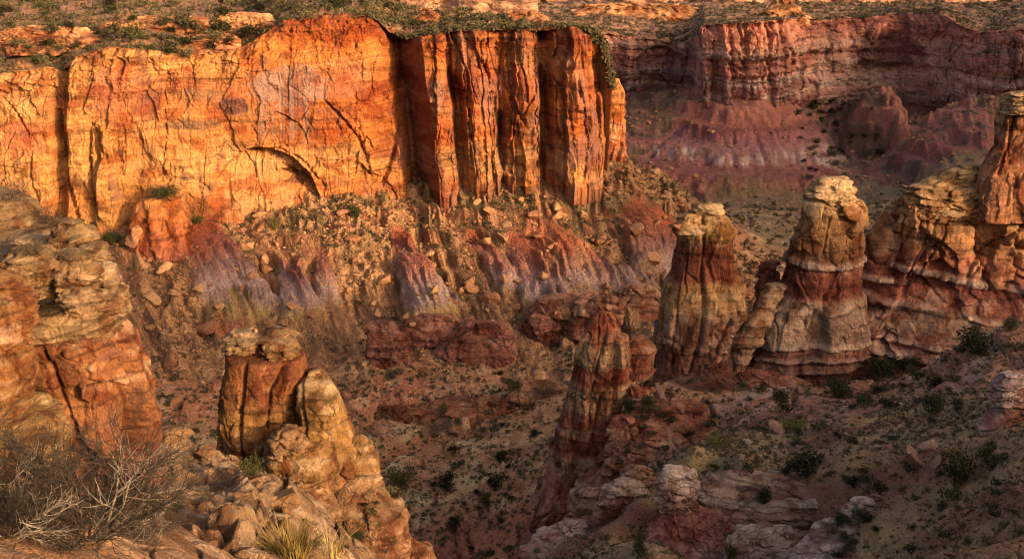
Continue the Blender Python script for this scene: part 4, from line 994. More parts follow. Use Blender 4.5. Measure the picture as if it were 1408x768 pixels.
rock('cap_rock', [(456, 368, 398, 1), (463, 356, 406, 0), (476, 354, 410, 0), (490, 358, 412)], 79.7, [(450, (0.204, 0.131, 0.072)), (490, (0.163, 0.086, 0.038))], M_PILLAR, 503, 0.9, CAPR, e, varn=0.1)
rock('lobe', [(512, 420, 446, 1), (524, 412, 458, 0), (545, 408, 468, -1), (570, 408, 478, -1), (600, 410, 486, -1), (630, 414, 490, -2), (660, 420, 492, -2), (700, 425, 500, -2), (760, 430, 510, -3)], 78.5, GLD, M_PILLAR, 504, 0.8, LOB, e, varn=0.2,
     cracks=[([(416, 515), (414, 560), (420, 600)], 2.5, 7)])
rock('knob', [(592, 384, 412, 0), (600, 372, 418, -.3), (612, 368, 420, -.4), (622, 374, 416, -.3), (628, 372, 420)], 75.6, [(588, (0.204, 0.117, 0.066)), (630, (0.171, 0.093, 0.044))], M_PILLAR, 505, 0.9, CAPR, e, varn=0.1)
rock('knob', [(610, 372, 450, 0), (626, 366, 462, -.3), (644, 365, 466, -.4), (660, 372, 466, -.3), (676, 390, 460), (700, 396, 466), (760, 390, 470)], 76, GLD, M_PILLAR, 506, 0.8, LO2, e, varn=0.15)
rock('lobe', [(602, 486, 502, 0), (614, 478, 514, 0), (632, 474, 520, -.4), (652, 474, 520, -.5), (670, 478, 512, -.3), (690, 476, 515)], 77.5, GLD, M_PILLAR, 507, 0.9, LO2, e, varn=0.15)
rock('lobe', [(656, 484, 516, 0), (672, 466, 530, -.5), (695, 456, 548, -1), (720, 448, 560, -1.4), (745, 442, 566, -1.6), (765, 440, 568, -1.6), (810, 436, 575, -1.8)], 76, GLD, M_PILLAR, 508, 0.75, dict(SLICK, strata=1.6, crack=5), e, varn=0.15)
rock('lobe', [(742, 556, 570, 0), (752, 552, 588, -.3), (770, 548, 602, -.6), (810, 540, 620, -1)], 76, GLD, M_PILLAR, 509, 0.8, SLICK, e, varn=0.15)
rock('lobe', [(668, 420, 452, -1), (690, 404, 474, -1.6), (715, 398, 480, -2), (745, 402, 478, -2.2), (810, 400, 480, -2.2)], 76, GLD, M_PILLAR, 510, 0.8, LO2, e, varn=0.25)

# --- the big outcrop at the left edge
e = formation('rock_outcrop', 'huge orange outcrop with cracked tan capping beds at the left edge', 'rock outcrop', 60, 700, 42)
t = [(300, (.26, .17, .1)), (445, (.24, .14, .06)), (454, (.19, .075, .035)), (480, (.20, .075, .032)), (560, (.22, .095, .04)), (620, (.17, .06, .03)), (700, (.16, .055, .027)), (760, (.15, .05, .025))]
NEARA = dict(low=12, block=2.0, block_xy=120, block_z=170, crack=5, crack_w=0.03, strata=0.15, fine=1.2, facet=24, lam=0.1)
rock('body', [(440, -180, 150), (455, -180, 164), (475, -180, 178), (510, -180, 190), (550, -180, 198), (590, -180, 203), (640, -180, 208), (680, -180, 214), (740, -180, 224)], 42, t, M_NEAR, 521, 0.5, NEARA, e, varn=0.5,
     cracks=[([(160, 440), (172, 500), (182, 550), (192, 620)], 3, 10), ([(60, 480), (85, 540), (100, 580), (130, 640)], 3, 9), ([(20, 540), (60, 545), (90, 580)], 3, 8)], sq=3.2)
CAPB = dict(low=5, block=3, block_xy=80, block_z=34, crack=5, crack_w=0.05, strata=1.5, fine=1.3, facet=9)
slabs(e, 'capping_bed', [(350, 368, -160, 140, 2), (369, 388, -170, 152, 1.2), (389, 404, -175, 164, .6), (405, 424, -180, 173, .1), (425, 440, -180, 175, -.1), (441, 454, -178, 164, .5)], 41.5, M_NEAR, 5220, [(.27, .185, .11), (.25, .16, .09), (.28, .19, .115), (.26, .165, .085), (.27, .175, .095), (.22, .12, .06)], 0.5, -0.16, 90)
rock('capping_bed', [(312, -120, 110, 4), (325, -140, 128, 3), (345, -160, 140, 1.5), (362, -165, 150, 1), (380, -165, 150, 1)], 43, t, M_NEAR, 523, 0.5, dict(CAPB, block_xy=36, block_z=14, crack=9), e, varn=0.1, dip=-0.2, sq=3)
rock('block', [(306, 84, 112, 0), (316, 72, 124, 0), (332, 66, 128, -.2), (350, 70, 126)], 42.5, [(300, (0.204, 0.135, 0.072)), (350, (0.188, 0.111, 0.052))], M_NEAR, 524, 0.9, CAPR, e, varn=0.05)
rock('block', [(345, 20, 70, 0), (356, 8, 78, -.2), (376, 4, 80, -.3), (392, 8, 78)], 38.5, [(340, (0.195, 0.128, 0.069)), (390, (0.179, 0.104, 0.050))], M_NEAR, 525, 0.9, CAPR, e, varn=0.05)
rock('block', [(352, 84, 124, 0), (364, 76, 132, -.2), (382, 74, 134, -.3), (396, 78, 130)], 38.8, [(350, (0.195, 0.125, 0.066)), (395, (0.179, 0.104, 0.050))], M_NEAR, 526, 0.9, CAPR, e, varn=0.05)
for (bx_, by_, bw_, bh_, bY_, sd_) in ((45, 330, 50, 20, 43, 541), (128, 338, 40, 22, 41.6, 542), (30, 352, 56, 22, 40.6, 543), (92, 348, 50, 20, 40.4, 544), (140, 366, 44, 22, 39.8, 545), (60, 378, 48, 22, 39.0, 546), (112, 398, 60, 24, 38.4, 547), (20, 400, 60, 26, 38.0, 548)):
    rock('block', [(by_, bx_ - bw_ * .38, bx_ + bw_ * .36, 0), (by_ + bh_ * .3, bx_ - bw_ * .5, bx_ + bw_ * .48, -.1), (by_ + bh_ * .8, bx_ - bw_ * .5, bx_ + bw_ * .5, -.2), (by_ + bh_ * 1.3, bx_ - bw_ * .44, bx_ + bw_ * .46, -.2)], bY_, [(by_, (.27, .185, .115)), (by_ + bh_, (.23, .14, .075))], M_NEAR, sd_, 0.8, dict(CAPR, block=2, crack=2, fine=1.2), e, varn=0.08)
rock('lobe', [(548, 20, 70, 0), (565, -20, 86, -1), (600, -60, 92, -2), (640, -90, 90, -2.4), (680, -100, 84, -2.6), (740, -110, 90, -3)], 36, [(540, (0.195, 0.117, 0.046)), (600, (0.188, 0.104, 0.042)), (680, (0.163, 0.069, 0.027)), (740, (0.147, 0.055, 0.022))], M_NEAR, 527, 0.7, CAPB, e, varn=0.15)
rock('lobe', [(385, -60, 20, 0), (410, -80, 34, -.5), (450, -90, 42, -1), (500, -100, 40, -1.4), (560, -110, 30, -1.8), (640, -110, 20, -2)], 36.5, [(380, (0.179, 0.090, 0.036)), (440, (0.171, 0.069, 0.025)), (520, (0.171, 0.076, 0.027)), (640, (0.155, 0.062, 0.025))], M_NEAR, 528, 0.7, NEARA, e, varn=0.4)
bench('pale rounded boulder pile behind the capping beds at the left edge', [(268, -60, 24, 1), (280, -70, 44, .5), (300, -80, 54, 0), (330, -80, 52, -.5), (360, -80, 46, -1)], 47, [(262, (0.204, 0.131, 0.069)), (320, (0.188, 0.111, 0.050)), (360, (0.179, 0.090, 0.036))], 529, M_NEAR, 0.7, 'boulder', amp=dict(NEARA, facet=12), varn=0.15, name='boulder')

# --- the rocky shelf and the near ledge
def patch(name, ctrl, azr, rr2, mat, colour, relief):
    fit = tps_fit(np.array(ctrl, float), 1e-4)
    a = np.linspace(azr[0], azr[1], 420); r = np.exp(np.linspace(math.log(rr2[0]), math.log(rr2[1]), 520))
    Rg, Ag = np.meshgrid(r, a, indexing='ij')
    ac2 = np.linspace(azr[0], azr[1], 120); lc2 = np.linspace(math.log(rr2[0]), math.log(rr2[1]), 120)
    Lc, Ac = np.meshgrid(lc2, ac2, indexing='ij')
    Zc = tps_eval(fit, np.stack([Ac * 1.6, Lc], -1))
    i = np.clip((np.log(Rg) - lc2[0]) / (lc2[1] - lc2[0]), 0, 118.999); j = np.clip((Ag - ac2[0]) / (ac2[1] - ac2[0]), 0, 118.999)
    i = i * 1.0; i0, j0 = i.astype(int), j.astype(int); fi, fj = i - i0, j - j0
    Z = (Zc[i0, j0] * (1 - fi) * (1 - fj) + Zc[i0 + 1, j0] * fi * (1 - fj) + Zc[i0, j0 + 1] * (1 - fi) * fj + Zc[i0 + 1, j0 + 1] * fi * fj) * Rg
    P = np.stack([Rg * np.sin(Ag), Rg * np.cos(Ag), Z], -1)
    P[..., 2] += relief(P)
    return make_mesh(name, P.reshape(-1, 3), grid_faces(520, 420)[:, ::-1], mat, np.clip(colour(P), .01, .8)), P
shc = [at(*c) for c in [(215, 605, 70), (260, 620, 68), (320, 645, 64), (385, 665, 62), (250, 660, 58), (320, 690, 55), (390, 720, 50), (230, 690, 48), (300, 720, 44), (360, 750, 38), (420, 770, 42), (420, 700, 60), (470, 800, 46), (200, 640, 60), (100, 650, 58), (-100, 650, 55), (-300, 650, 55), (240, 768, 34), (300, 800, 32)]]
shc += [np.array(c, float) for c in [(0, 60, -46), (5, 80, -60), (-10, 90, -55), (-30, 85, -42), (-55, 80, -36), (-5, 60, -42), (-14, 80, -46), (-25, 78, -38), (-20, 30, -25), (0, 35, -30)]]
ldc = [at(*c) for c in [(0, 720, 11), (100, 702, 15), (-150, 720, 10), (215, 694, 19), (290, 738, 18), (345, 768, 17), (200, 740, 14), (100, 760, 11), (250, 790, 13), (0, 790, 9), (-200, 800, 9), (60, 692, 19), (-100, 690, 18), (-300, 700, 18)]]
def fg_relief(P):
    x, y = P[..., 0], P[..., 1]; r = np.hypot(x, y)
    s = r / 1510 
    q = x / 2.2, y / 2.2
    w1, w2, wr, sl = worley2(x / 3.6 + 0.4 * pn2(x / 3, y / 3, 601), y / 3.6, 602, True)
    v1, v2, vr, vl = worley2(x / 1.3, y / 1.3, 603, True)
    k = sm(12, 40, r)
    h = (0.9 * (wr - 0.5) * sm(0, .12, w2 - w1) + 1.6 * sl - 0.7 * (1 - sm(0, .14, w2 - w1))) * lerp(0.12, 1.0, k)
    h = h + (0.3 * (vr - 0.5) + 0.5 * vl - 0.2 * (1 - sm(0, .12, v2 - v1))) * lerp(0.18, 1.0, k)
    return h + fbm2(x / 4, y / 4, 5, 604) * lerp(0.25, 1.0, k) + 0.12 * fbm2(x / .6, y / .6, 4, 606) * lerp(0.4, 1, k)
def fg_colour(P):
    x, y = P[..., 0], P[..., 1]
    n = fbm2(x / 5, y / 5, 5, 611); n2_ = fbm2(x / 1.5, y / 1.5, 4, 612)
    c = np.zeros(P.shape, f32) + np.asarray((.20, .125, .075), f32)
    c = mixc(c, (.15, .075, .04), sm(0, .3, n)); c = mixc(c, (.29, .20, .14), .9 * sm(-.05, .25, n2_))
    return mixc(c, (.10, .055, .032), .8 * sm(.05, .3, -n))
fg, FG_P = patch('rocky_ground', shc, (-0.75, 0.06), (30, 95), M_PILLAR, fg_colour, fg_relief)
tag(fg, 'cracked pale rock shelf below the golden pillar in the left foreground', 'ground', kind='structure')
EDGE = np.concatenate([at(*np.array([(-900, 690, 19), (60, 691, 19.5), (215, 693, 19), (255, 712, 18.4), (300, 740, 17.6), (350, 768, 17), (420, 850, 14), (500, 1100, 9)], float).T)])[:, :2]
def ledge_relief(P):
    x, y = P[..., 0], P[..., 1]
    d, _ = polydist(x, y, EDGE)
    inside = np.zeros(x.shape)                   # which side of the lip
    ex = np.interp(y, EDGE[::-1, 1], EDGE[::-1, 0])
    out = np.where((x > ex) | (y > 19.2 + 0.3 * pn2(x, y, 620)), d, -d) + 0.35 * fbm2(x / 1.2, y / 1.2, 4, 621)
    h = -0.5 * sm(-0.9, 0.1, out) ** 2 - 14 * np.clip(out / 2.5, 0, 1) ** 0.7
    h = h + 0.16 * fbm2(x / 1.5, y / 1.5, 5, 622) + 0.05 * np.tanh(4 * pn2(x / 1.1 + y / 3, y / 0.8, 623))
    w1, w2, wr, sl = worley2(x / 1.6 + 0.4 * pn2(x, y, 624), y / 1.1, 625, True)
    return h + 0.10 * (wr - .5) * sm(0, .05, w2 - w1) + 0.12 * sl - 0.06 * (1 - sm(0, .05, w2 - w1))
def ledge_colour(P):
    x, y = P[..., 0], P[..., 1]
    n = fbm2(x / 1.6, y / 1.2, 5, 631); n2_ = fbm2(x / .4, y / .4, 4, 632)
    c = np.zeros(P.shape, f32) + np.asarray((0.259, 0.140, 0.082), f32)
    c = mixc(c, (0.302, 0.196, 0.129), sm(0, .3, n)); c = mixc(c, (0.144, 0.066, 0.034), .8 * sm(.0, .3, -n))
    return mixc(c, (0.101, 0.049, 0.027), .7 * sm(.15, .4, n2_))
ld, LD_P = patch('rock_ground', ldc, (-0.75, 0.05), (6.5, 24), M_LIP, ledge_colour, ledge_relief)
tag(ld, 'smooth pink rock lip at the bottom left under the dead bush', 'ground', kind='structure')
# ------------------------------------------------------------------ plants and loose rock
ZMIN = ZB.copy()
def hit(px_, py_):
    """ground point seen at a photo pixel"""
    i, j = int(np.clip(py_ / 2, 1, 382)), int(np.clip(px_ / 2, 1, 702))
    w = ZMIN[i - 1:i + 2, j - 1:j + 2]; w = w[w < 1e8]
    if not len(w): return None
    d = float(np.median(w))
    cx, cy = (px_ - 704) / F, (384 - py_) / F
    return np.array([cx * d, d * (CP + cy * SP), d * (cy * CP - SP)])

def leaf_material(name, a, b, scale=3.0, trans=0.0):
    m = bpy.data.materials.new(name); m.use_nodes = True
    nt = m.node_tree; L = nt.links; bs = nt.nodes['Principled BSDF']
    bs.inputs['Roughness'].default_value = 0.85; bs.inputs['Specular IOR Level'].default_value = 0.1
    oi = nd(nt, 'ShaderNodeObjectInfo'); geo = nd(nt, 'ShaderNodeNewGeometry')
    n = nd(nt, 'ShaderNodeTexNoise'); n.inputs['Scale'].default_value = scale; n.inputs['Detail'].default_value = 3
    L.new(geo.outputs['Position'], n.inputs['Vector'])
    ad = nd(nt, 'ShaderNodeMath', operation='ADD'); L.new(n.outputs['Fac'], ad.inputs[0])
    ml = nd(nt, 'ShaderNodeMath', operation='MULTIPLY_ADD'); L.new(oi.outputs['Random'], ml.inputs[0]); ml.inputs[1].default_value = 0.5; ml.inputs[2].default_value = -0.25
    L.new(ml.outputs[0], ad.inputs[1])
    rp = nd(nt, 'ShaderNodeValToRGB'); rp.color_ramp.elements[0].position = 0.3; rp.color_ramp.elements[1].position = 0.72
    rp.color_ramp.elements[0].color = (*a, 1); rp.color_ramp.elements[1].color = (*b, 1)
    L.new(ad.outputs[0], rp.inputs[0]); L.new(rp.outputs[0], bs.inputs['Base Color'])
    return m
M_SAGE = leaf_material('sage_leaves', (0.012, 0.011, 0.006), (0.11, 0.092, 0.05), 0.5)
M_GREEN = leaf_material('juniper_leaves', (0.014, 0.019, 0.008), (0.045, 0.05, 0.018), 2.0)
M_OLIVE = leaf_material('olive_leaves', (0.04, 0.042, 0.014), (0.12, 0.11, 0.035), 4.0)
M_TWIG = leaf_material('grey_twigs', (0.035, 0.026, 0.018), (0.10, 0.075, 0.052), 9.0)
M_DEADT = leaf_material('dead_twigs', (0.014, 0.011, 0.009), (0.062, 0.05, 0.04), 14.0)
M_BARK = leaf_material('bark', (0.07, 0.045, 0.03), (0.15, 0.105, 0.075), 5.0)
M_GRASS = leaf_material('dry_grass', (0.20, 0.14, 0.045), (0.36, 0.27, 0.10), 20.0)
M_SILVER = leaf_material('silvery_wood', (0.13, 0.105, 0.085), (0.36, 0.30, 0.25), 20.0)

def mesh_tris(name, V, Fc, mat, smooth=False, color=None):
    o = make_mesh(name, V, Fc, mat, color, loc=(0, 0, 0), smooth=smooth, zb=False)
    COL.objects.unlink(o); me = o.data; bpy.data.objects.remove(o); return me

def leaf_cloud(r, n, size, lobes=6, h=0.8, squash=1.0, base=0.05):
    """n little triangles spread through a few overlapping lumps; radius 0.5 wide, h tall"""
    c = []
    for k in range(lobes):
        a = r.random() * 6.283; q = 0.30 * math.sqrt(r.random())
        c.append((q * math.cos(a), q * math.sin(a), h * (0.28 + 0.42 * r.random()), 0.16 + 0.13 * r.random()))
    c = np.array(c)
    k = r.integers(0, lobes, n)
    d = r.normal(size=(n, 3)); d /= np.linalg.norm(d, axis=1, keepdims=True)
    rad = c[k, 3] * (0.35 + 0.9 * r.random(n) ** 0.8)
    P = c[k, :3] + d * rad[:, None] * np.array([1, 1, h * squash])
    P[:, 2] = np.abs(P[:, 2] - base) + base * 0.2
    a = r.normal(size=(n, 3)); b = r.normal(size=(n, 3))
    s = size * (0.6 + 0.8 * r.random(n))[:, None]
    a *= s / np.linalg.norm(a, axis=1, keepdims=True); b *= s / np.linalg.norm(b, axis=1, keepdims=True)
    V = np.stack([P - a * 0.6, P + a * 0.6 + b * 0.2, P + b], 1).reshape(-1, 3)
    return V, np.arange(3 * n).reshape(-1, 3)

def tube(V, Fc, pts, r0, r1, k=4):
    pts = np.asarray(pts, float); n = len(pts); b0 = len(V)
    for i, p in enumerate(pts):
        d = pts[min(i + 1, n - 1)] - pts[max(i - 1, 0)]; d /= np.linalg.norm(d) + 1e-9
        u = np.cross(d, (0.3, 0.9, 0.2)); u /= np.linalg.norm(u) + 1e-9; w = np.cross(d, u)
        rad = lerp(r0, r1, i / (n - 1))
        for j in range(k):
            a = 2 * math.pi * j / k
            V.append(p + rad * (math.cos(a) * u + math.sin(a) * w))
    for i in range(n - 1):
        for j in range(k):
            j2 = (j + 1) % k
            Fc.append((b0 + i * k + j, b0 + i * k + j2, b0 + (i + 1) * k + j2)); Fc.append((b0 + i * k + j, b0 + (i + 1) * k + j2, b0 + (i + 1) * k + j))

def stems(r, n, length, r0, spread, fork=2, seglen=4):
    V, Fc = [], []
    def grow(p, d, L, rad, lvl):
        pts = [p]
        for k in range(seglen):
            d = d + r.normal(size=3) * 0.16; d[2] += 0.03; d /= np.linalg.norm(d)
            p = p + d * L / seglen; pts.append(p)
            if lvl < fork and k >= 1:
                for _ in range(1 + (r.random() < 0.6)):
                    e = d + r.normal(size=3) * 0.55; e /= np.linalg.norm(e)
                    grow(p, e, L * (0.45 + 0.3 * r.random()), rad * 0.55, lvl + 1)
        tube(V, Fc, pts, rad, rad * 0.45, 4 if lvl < 2 else 3)
    for k in range(n):
        a = 2 * math.pi * (k + r.random()) / n
        d = np.array([math.cos(a) * spread, math.sin(a) * spread, 0.55 + 0.5 * r.random()]); d /= np.linalg.norm(d)
        grow(np.array([0.02 * math.cos(a), 0.02 * math.sin(a), -0.03]), d, length * (0.7 + 0.5 * r.random()), r0, 0)
    return np.array(V), np.array(Fc)

r_ = np.random.default_rng(77)
SHRUB_ME = []
for k in range(6):
    V, Fc = leaf_cloud(r_, 330, 0.085, 9, 0.75)
    SHRUB_ME.append(mesh_tris('shrub', V, Fc, [M_SAGE, M_SAGE, M_GREEN][k % 3]))
JUN_ME = []
for k in range(4):
    V, Fc = leaf_cloud(r_, 1500, 0.055, 13, 1.0, base=0.08)
    TV_, TF = stems(r_, 3, 0.55, 0.028, 0.35, 1)
    JUN_ME.append((mesh_tris('crown', V, Fc, M_GREEN), mesh_tris('trunk', TV_, TF, M_BARK)))
OLI_ME = []
for k in range(2):
    V, Fc = leaf_cloud(r_, 1300, 0.05, 12, 0.9, base=0.1)
    TV_, TF = stems(r_, 4, 0.55, 0.022, 0.4, 1)
    OLI_ME.append((mesh_tris('crown', V, Fc, M_OLIVE), mesh_tris('trunk', TV_, TF, M_BARK)))
TWG_ME = []
for k in range(3):
    V, Fc = leaf_cloud(r_, 700, 0.035, 12, 0.8, base=0.1)
    TV_, TF = stems(r_, 9, 0.5, 0.011, 0.6, 2)
    TWG_ME.append((mesh_tris('crown', V, Fc, M_TWIG), mesh_tris('trunk', TV_, TF, M_BARK)))

def px_size(P):
    return proj(np.asarray(P, float))[2] / F

def link(name, me, loc, s, parent=None, rot=None):
    o = bpy.data.objects.new(name, me); COL.objects.link(o)
    if parent is not None: o.parent = parent; return o
    o.location = [float(v) for v in loc]; o.scale = s
    o.rotation_euler = (0, 0, random.random() * 6.28) if rot is None else rot
    return o

def bush(name, label, cat, px_, py_, w, h, kinds, group=None, sink=0.05):
    P = hit(px_, py_)
    if P is None: return
    u = float(px_size(P))
    e = bpy.data.objects.new(name, None); COL.objects.link(e)
    e.location = [float(P[0]), float(P[1]), float(P[2]) - sink * h * u]
    e.scale = (w * u * 1.05, w * u * 1.05, h * u * 1.1); e.rotation_euler = (0, 0, random.random() * 6.28)
    c, t_ = random.choice(kinds)
    link('crown', c, None, None, e); link('trunk', t_, None, None, e)
    return tag(e, label, cat, group)

BUSHES = [   # label, base pixel, width, height
    ('large dark juniper on the slope beside the heap of pink slabs', 1312, 664, 52, 58, 'J'),
    ('round dark juniper bush alone in the middle of the tan slope', 1108, 650, 48, 40, 'J'),
    ('small dark juniper below the crest of the right slope, upslope of the slab heap', 1284, 568, 30, 36, 'J'),
    ('widest dark juniper on the crest of the right slope under the slickrock apron', 1338, 484, 58, 42, 'J'),
    ('spiky dark juniper on the crest line, left one of a close pair', 1209, 520, 38, 38, 'J'),
    ('low spreading juniper on the crest line, right one of a close pair', 1249, 508, 38, 24, 'J'),
    ('dark bush in the notch between the banded butte and the slope', 1152, 545, 44, 30, 'J'),
    ('small juniper on the crest at the far right edge', 1388, 455, 26, 26, 'J'),
    ('small green bush growing beside the round white boulder', 1155, 722, 20, 26, 'J'),
    ('dark bush growing on top of the pink ledge', 1050, 692, 26, 30, 'J'),
    ('upright green bush at the bottom edge under the pink ledge', 1005, 768, 24, 30, 'O'),
    ('dark narrow bush in the gully left of the pink ledge', 880, 764, 24, 42, 'J'),
    ('low olive bush at the left lip of the tan slope', 1090, 588, 40, 16, 'O'),
    ('low olive scrub on the red bench below the split spire', 985, 612, 40, 22, 'O'),
    ('dark bush against the side of the leaning spire', 862, 566, 22, 28, 'J'),
    ('dark upright bush on the red bench, right of the one by the leaning spire', 890, 566, 24, 32, 'J'),
    ('dark bush at the shaded foot of the banded butte', 1072, 555, 28, 26, 'J'),
    ('bright green leaning bush at the right edge beside the pink grey outcrop', 1358, 632, 34, 30, 'J'),
    ('round dark juniper standing alone on the valley floor', 615, 672, 30, 30, 'J'),
    ('olive thicket in the bend of the dry wash', 548, 668, 44, 36, 'O'),
    ('green bush beside the upper end of the wash', 706, 532, 26, 18, 'O'),
    ('thin yellow green bush on the bank of the wash', 610, 570, 14, 24, 'O'),
    ('dark bush on the spur beside the leaning spire', 735, 600, 16, 14, 'J'),
    ('flat dark bush on the crest of the valley spur', 688, 630, 24, 14, 'J'),
    ('dark straggling bush half way down the red spur', 680, 672, 30, 28, 'J'),
    ('small dark upright bush near the foot of the red spur', 625, 730, 18, 24, 'J'),
    ('dark bush on the red spur below the straggling one', 668, 692, 24, 18, 'J'),
    ('yellow green bush at the foot of the sunlit cliff arch', 378, 314, 18, 24, 'O'),
    ('dark bush on the crest of the boulder pile at the left edge', 20, 276, 40, 46, 'T'),
    ('grey twiggy bush on top of the left outcrop', 70, 308, 46, 30, 'T'),
    ('grey bush growing between the cracked capping beds', 48, 350, 40, 30, 'T'),
    ('small grey bush at the back edge of the capping beds', 98, 360, 26, 28, 'T'),
    ('olive shrub at the foot of the golden pillar', 345, 650, 42, 34, 'O'),
    ('straggling olive shrub on the shelf in front of the pillar', 374, 690, 40, 40, 'O'),
    ('round grey bush on the pale shelf', 305, 670, 34, 26, 'T'),
    ('dark grey bush low on the shelf in front of the pillar', 356, 712, 38, 28, 'T'),
    ('bright green bush in the shadow beside the left outcrop', 240, 706, 26, 40, 'J'),
    ('round grey bush at the back of the shelf beside the left outcrop', 228, 646, 24, 28, 'T'),
    ('flat grey bush left of the round one at the back of the shelf', 208, 644, 26, 18, 'T'),
    ('grey bush beside the flat boulder at the back of the shelf', 276, 632, 36, 18, 'T'),
    ('grey bush in the crack of the shelf above the grass tuft', 290, 700, 30, 26, 'T'),
    ('grey thicket lining the wash near the leaning spire', 748, 545, 36, 26, 'T'),
    ('long grey thicket along the bank of the wash', 605, 588, 60, 14, 'T'),
    ('dark bushes at the left end of the cliff foot', 155, 335, 28, 20, 'J'),
    ('dark bush on top of the rounded orange block', 226, 272, 44, 20, 'J'),
    ('green bush at the foot of the cliff right of the orange block', 268, 306, 34, 14, 'O'),
    ('dark bush in the shaded corner at the foot of the cliff', 486, 298, 26, 22, 'J'),
]
KIND = {'J': JUN_ME, 'O': OLI_ME, 'T': TWG_ME}
NAMES = {'J': 'juniper_bush', 'O': 'green_bush', 'T': 'grey_bush'}
for lab, x, y, w, h, k in BUSHES:
    bush(NAMES[k], lab, 'bush', x, y, w, h, KIND[k])

# ---- scattered shrubs: the largest ones singly, the rest as one cover
def zone_points(n, poly_fn, dens=None):
    out = []; tries = 0
    while len(out) < n and tries < n * 60:
        tries += 1
        x, y = poly_fn()
        P = hit(x, y)
        if P is None: continue
        out.append((x, y, P))
    return out
def quad(x0, y0, x1, y1, cond=None):
    def f():
        while True:
            x, y = random.uniform(x0, x1), random.uniform(y0, y1)
            if cond is None or cond(x, y): return x, y
    return f
slope_edge = lambda x: np.interp(x, [880, 960, 1050, 1170, 1250, 1340, 1408], [660, 640, 590, 535, 500, 455, 440])
def on_slope(x, y):
    if y < slope_edge(x) + 8: return False
    if 960 < x < 1145 and 655 < y: return False
    if 870 < x < 960 and y > 645: return False
    if x > 1350 and 505 < y < 610: return False
    return y > slope_edge(x) + 8
rim_y = lambda x: np.interp(x, [0, 60, 100, 145, 190, 215, 290, 345, 380, 420, 500, 540, 620, 700, 760], [100, 92, 70, 56, 54, 84, 88, 54, 24, 16, 14, 42, 40, 36, 33])
back_y = lambda x: np.interp(x, [0, 480, 540, 600, 700, 760], [1, 1, 5, 20, 30, 34])
ZONES = [
    (88, quad(900, 440, 1404, 766, on_slope), 15, 32, 'small grey green shrub, one of many dotting the tan slope at right', 'shrubs dotting the tan slope at right'),
    (76, quad(0, 1, 770, 95, lambda x, y: back_y(x) < y < rim_y(x)), 16, 36, 'dark shrub on the flat top above the sunlit cliff', 'shrubs on top of the sunlit cliff'),
    (56, quad(400, 480, 760, 766, lambda x, y: (y > 600 or x < 720) and y > 480 + 0.1 * (x - 400) and y > 700 - (x - 480) * 0.9), 11, 22, 'small dark shrub on the valley floor around the dry wash', 'shrubs on the valley floor'),
    (26, quad(860, 520, 1080, 640, lambda x, y: y < slope_edge(x) - 4), 13, 26, 'small dark shrub on the red bench below the spires', 'shrubs on the red bench'),
    (44, quad(1085, 140, 1260, 245, lambda x, y: abs(x - (1150 + (y - 150) * 0.1)) < 60), 9, 20, 'small dark tree in the gully below the far canyon wall', 'trees in the far gully'),
]
for n, fn, a, b, lab, grp in ZONES:
    for x, y, P in zone_points(n, fn):
        u = float(px_size(P)); w = (a + (b - a) * random.random() ** 1.8) * u
        o = link('shrub', random.choice(SHRUB_ME), P - np.array([0, 0, 0.06 * w]), (w, w, w * random.uniform(0.65, 1.1)))
        tag(o, lab, 'shrub', grp)

def scatter_mesh(name, protos, pts, sizes, mat, zs=1.0, tilt=0.0, color=None):
    Vs, Fs, Cs = [], [], []; n0 = 0
    for (P, s) in zip(pts, sizes):
        V, Fc = protos[random.randrange(len(protos))]
        a = random.random() * 6.283; ca_, sa_ = math.cos(a), math.sin(a)
        W = V * np.array([s, s, s * zs])
        W = np.stack([W[:, 0] * ca_ - W[:, 1] * sa_, W[:, 0] * sa_ + W[:, 1] * ca_, W[:, 2]], -1) + P
        Vs.append(W); Fs.append(Fc + n0); n0 += len(V)
        if color is not None:
            Cs.append(np.tile(color(P), (len(V), 1)))
    return make_mesh(name, np.concatenate(Vs), np.concatenate(Fs), mat, np.concatenate(Cs) if Cs else None, smooth=False, zb=False)

# candidates on the ground sheet, even in the picture
flat = TER.reshape(-1, 3)
gz = np.gradient(TER[..., 2], axis=0) / (np.gradient(np.hypot(TER[..., 0], TER[..., 1]), axis=0) + 1e-6)
gx = np.gradient(TER[..., 2], axis=1) / (np.hypot(np.gradient(TER[..., 0], axis=1), np.gradient(TER[..., 1], axis=1)) + 1e-6)
steep = np.hypot(gz, gx).ravel()
fpx, fpy, fd = proj(flat)
inframe = (fpx > -60) & (fpx < 1470) & (fpy > 0) & (fpy < 800)
clump = (fbm2(flat[:, 0] / 20, flat[:, 1] / 20, 3, 700) + 0.5)
wgt = np.zeros(len(flat))
nr_, tl_, fr_ = near.ravel(), talus.ravel(), far.ravel()
wgt += nr_ * 3.4 * np.clip(clump, 0.25, 1) + (1 - nr_) * (1 - tl_) * (1 - fr_) * 2.0 * np.clip(clump, 0.1, 1) + tl_ * (0.5 + 1.2 * (fpy < 340)) * np.clip(clump - 0.1, 0, 1) + fr_ * 0.5 * np.clip(clump - 0.1, 0, 1)
wgt *= inframe * (steep < 1.7) * (fin.ravel() < 0.3)
sel = rng.choice(len(flat), 27000, replace=False, p=wgt / wgt.sum())
SM = [leaf_cloud(r_, 34, 0.22, 5, 0.7) for _ in range(8)]
siz = fd[sel] / F * (3.2 + 8.0 * rng.random(len(sel)) ** 2.6) * np.where(fr_[sel] > 0.5, 0.8, 1)
PT = list(flat[sel]); SZ = list(siz)
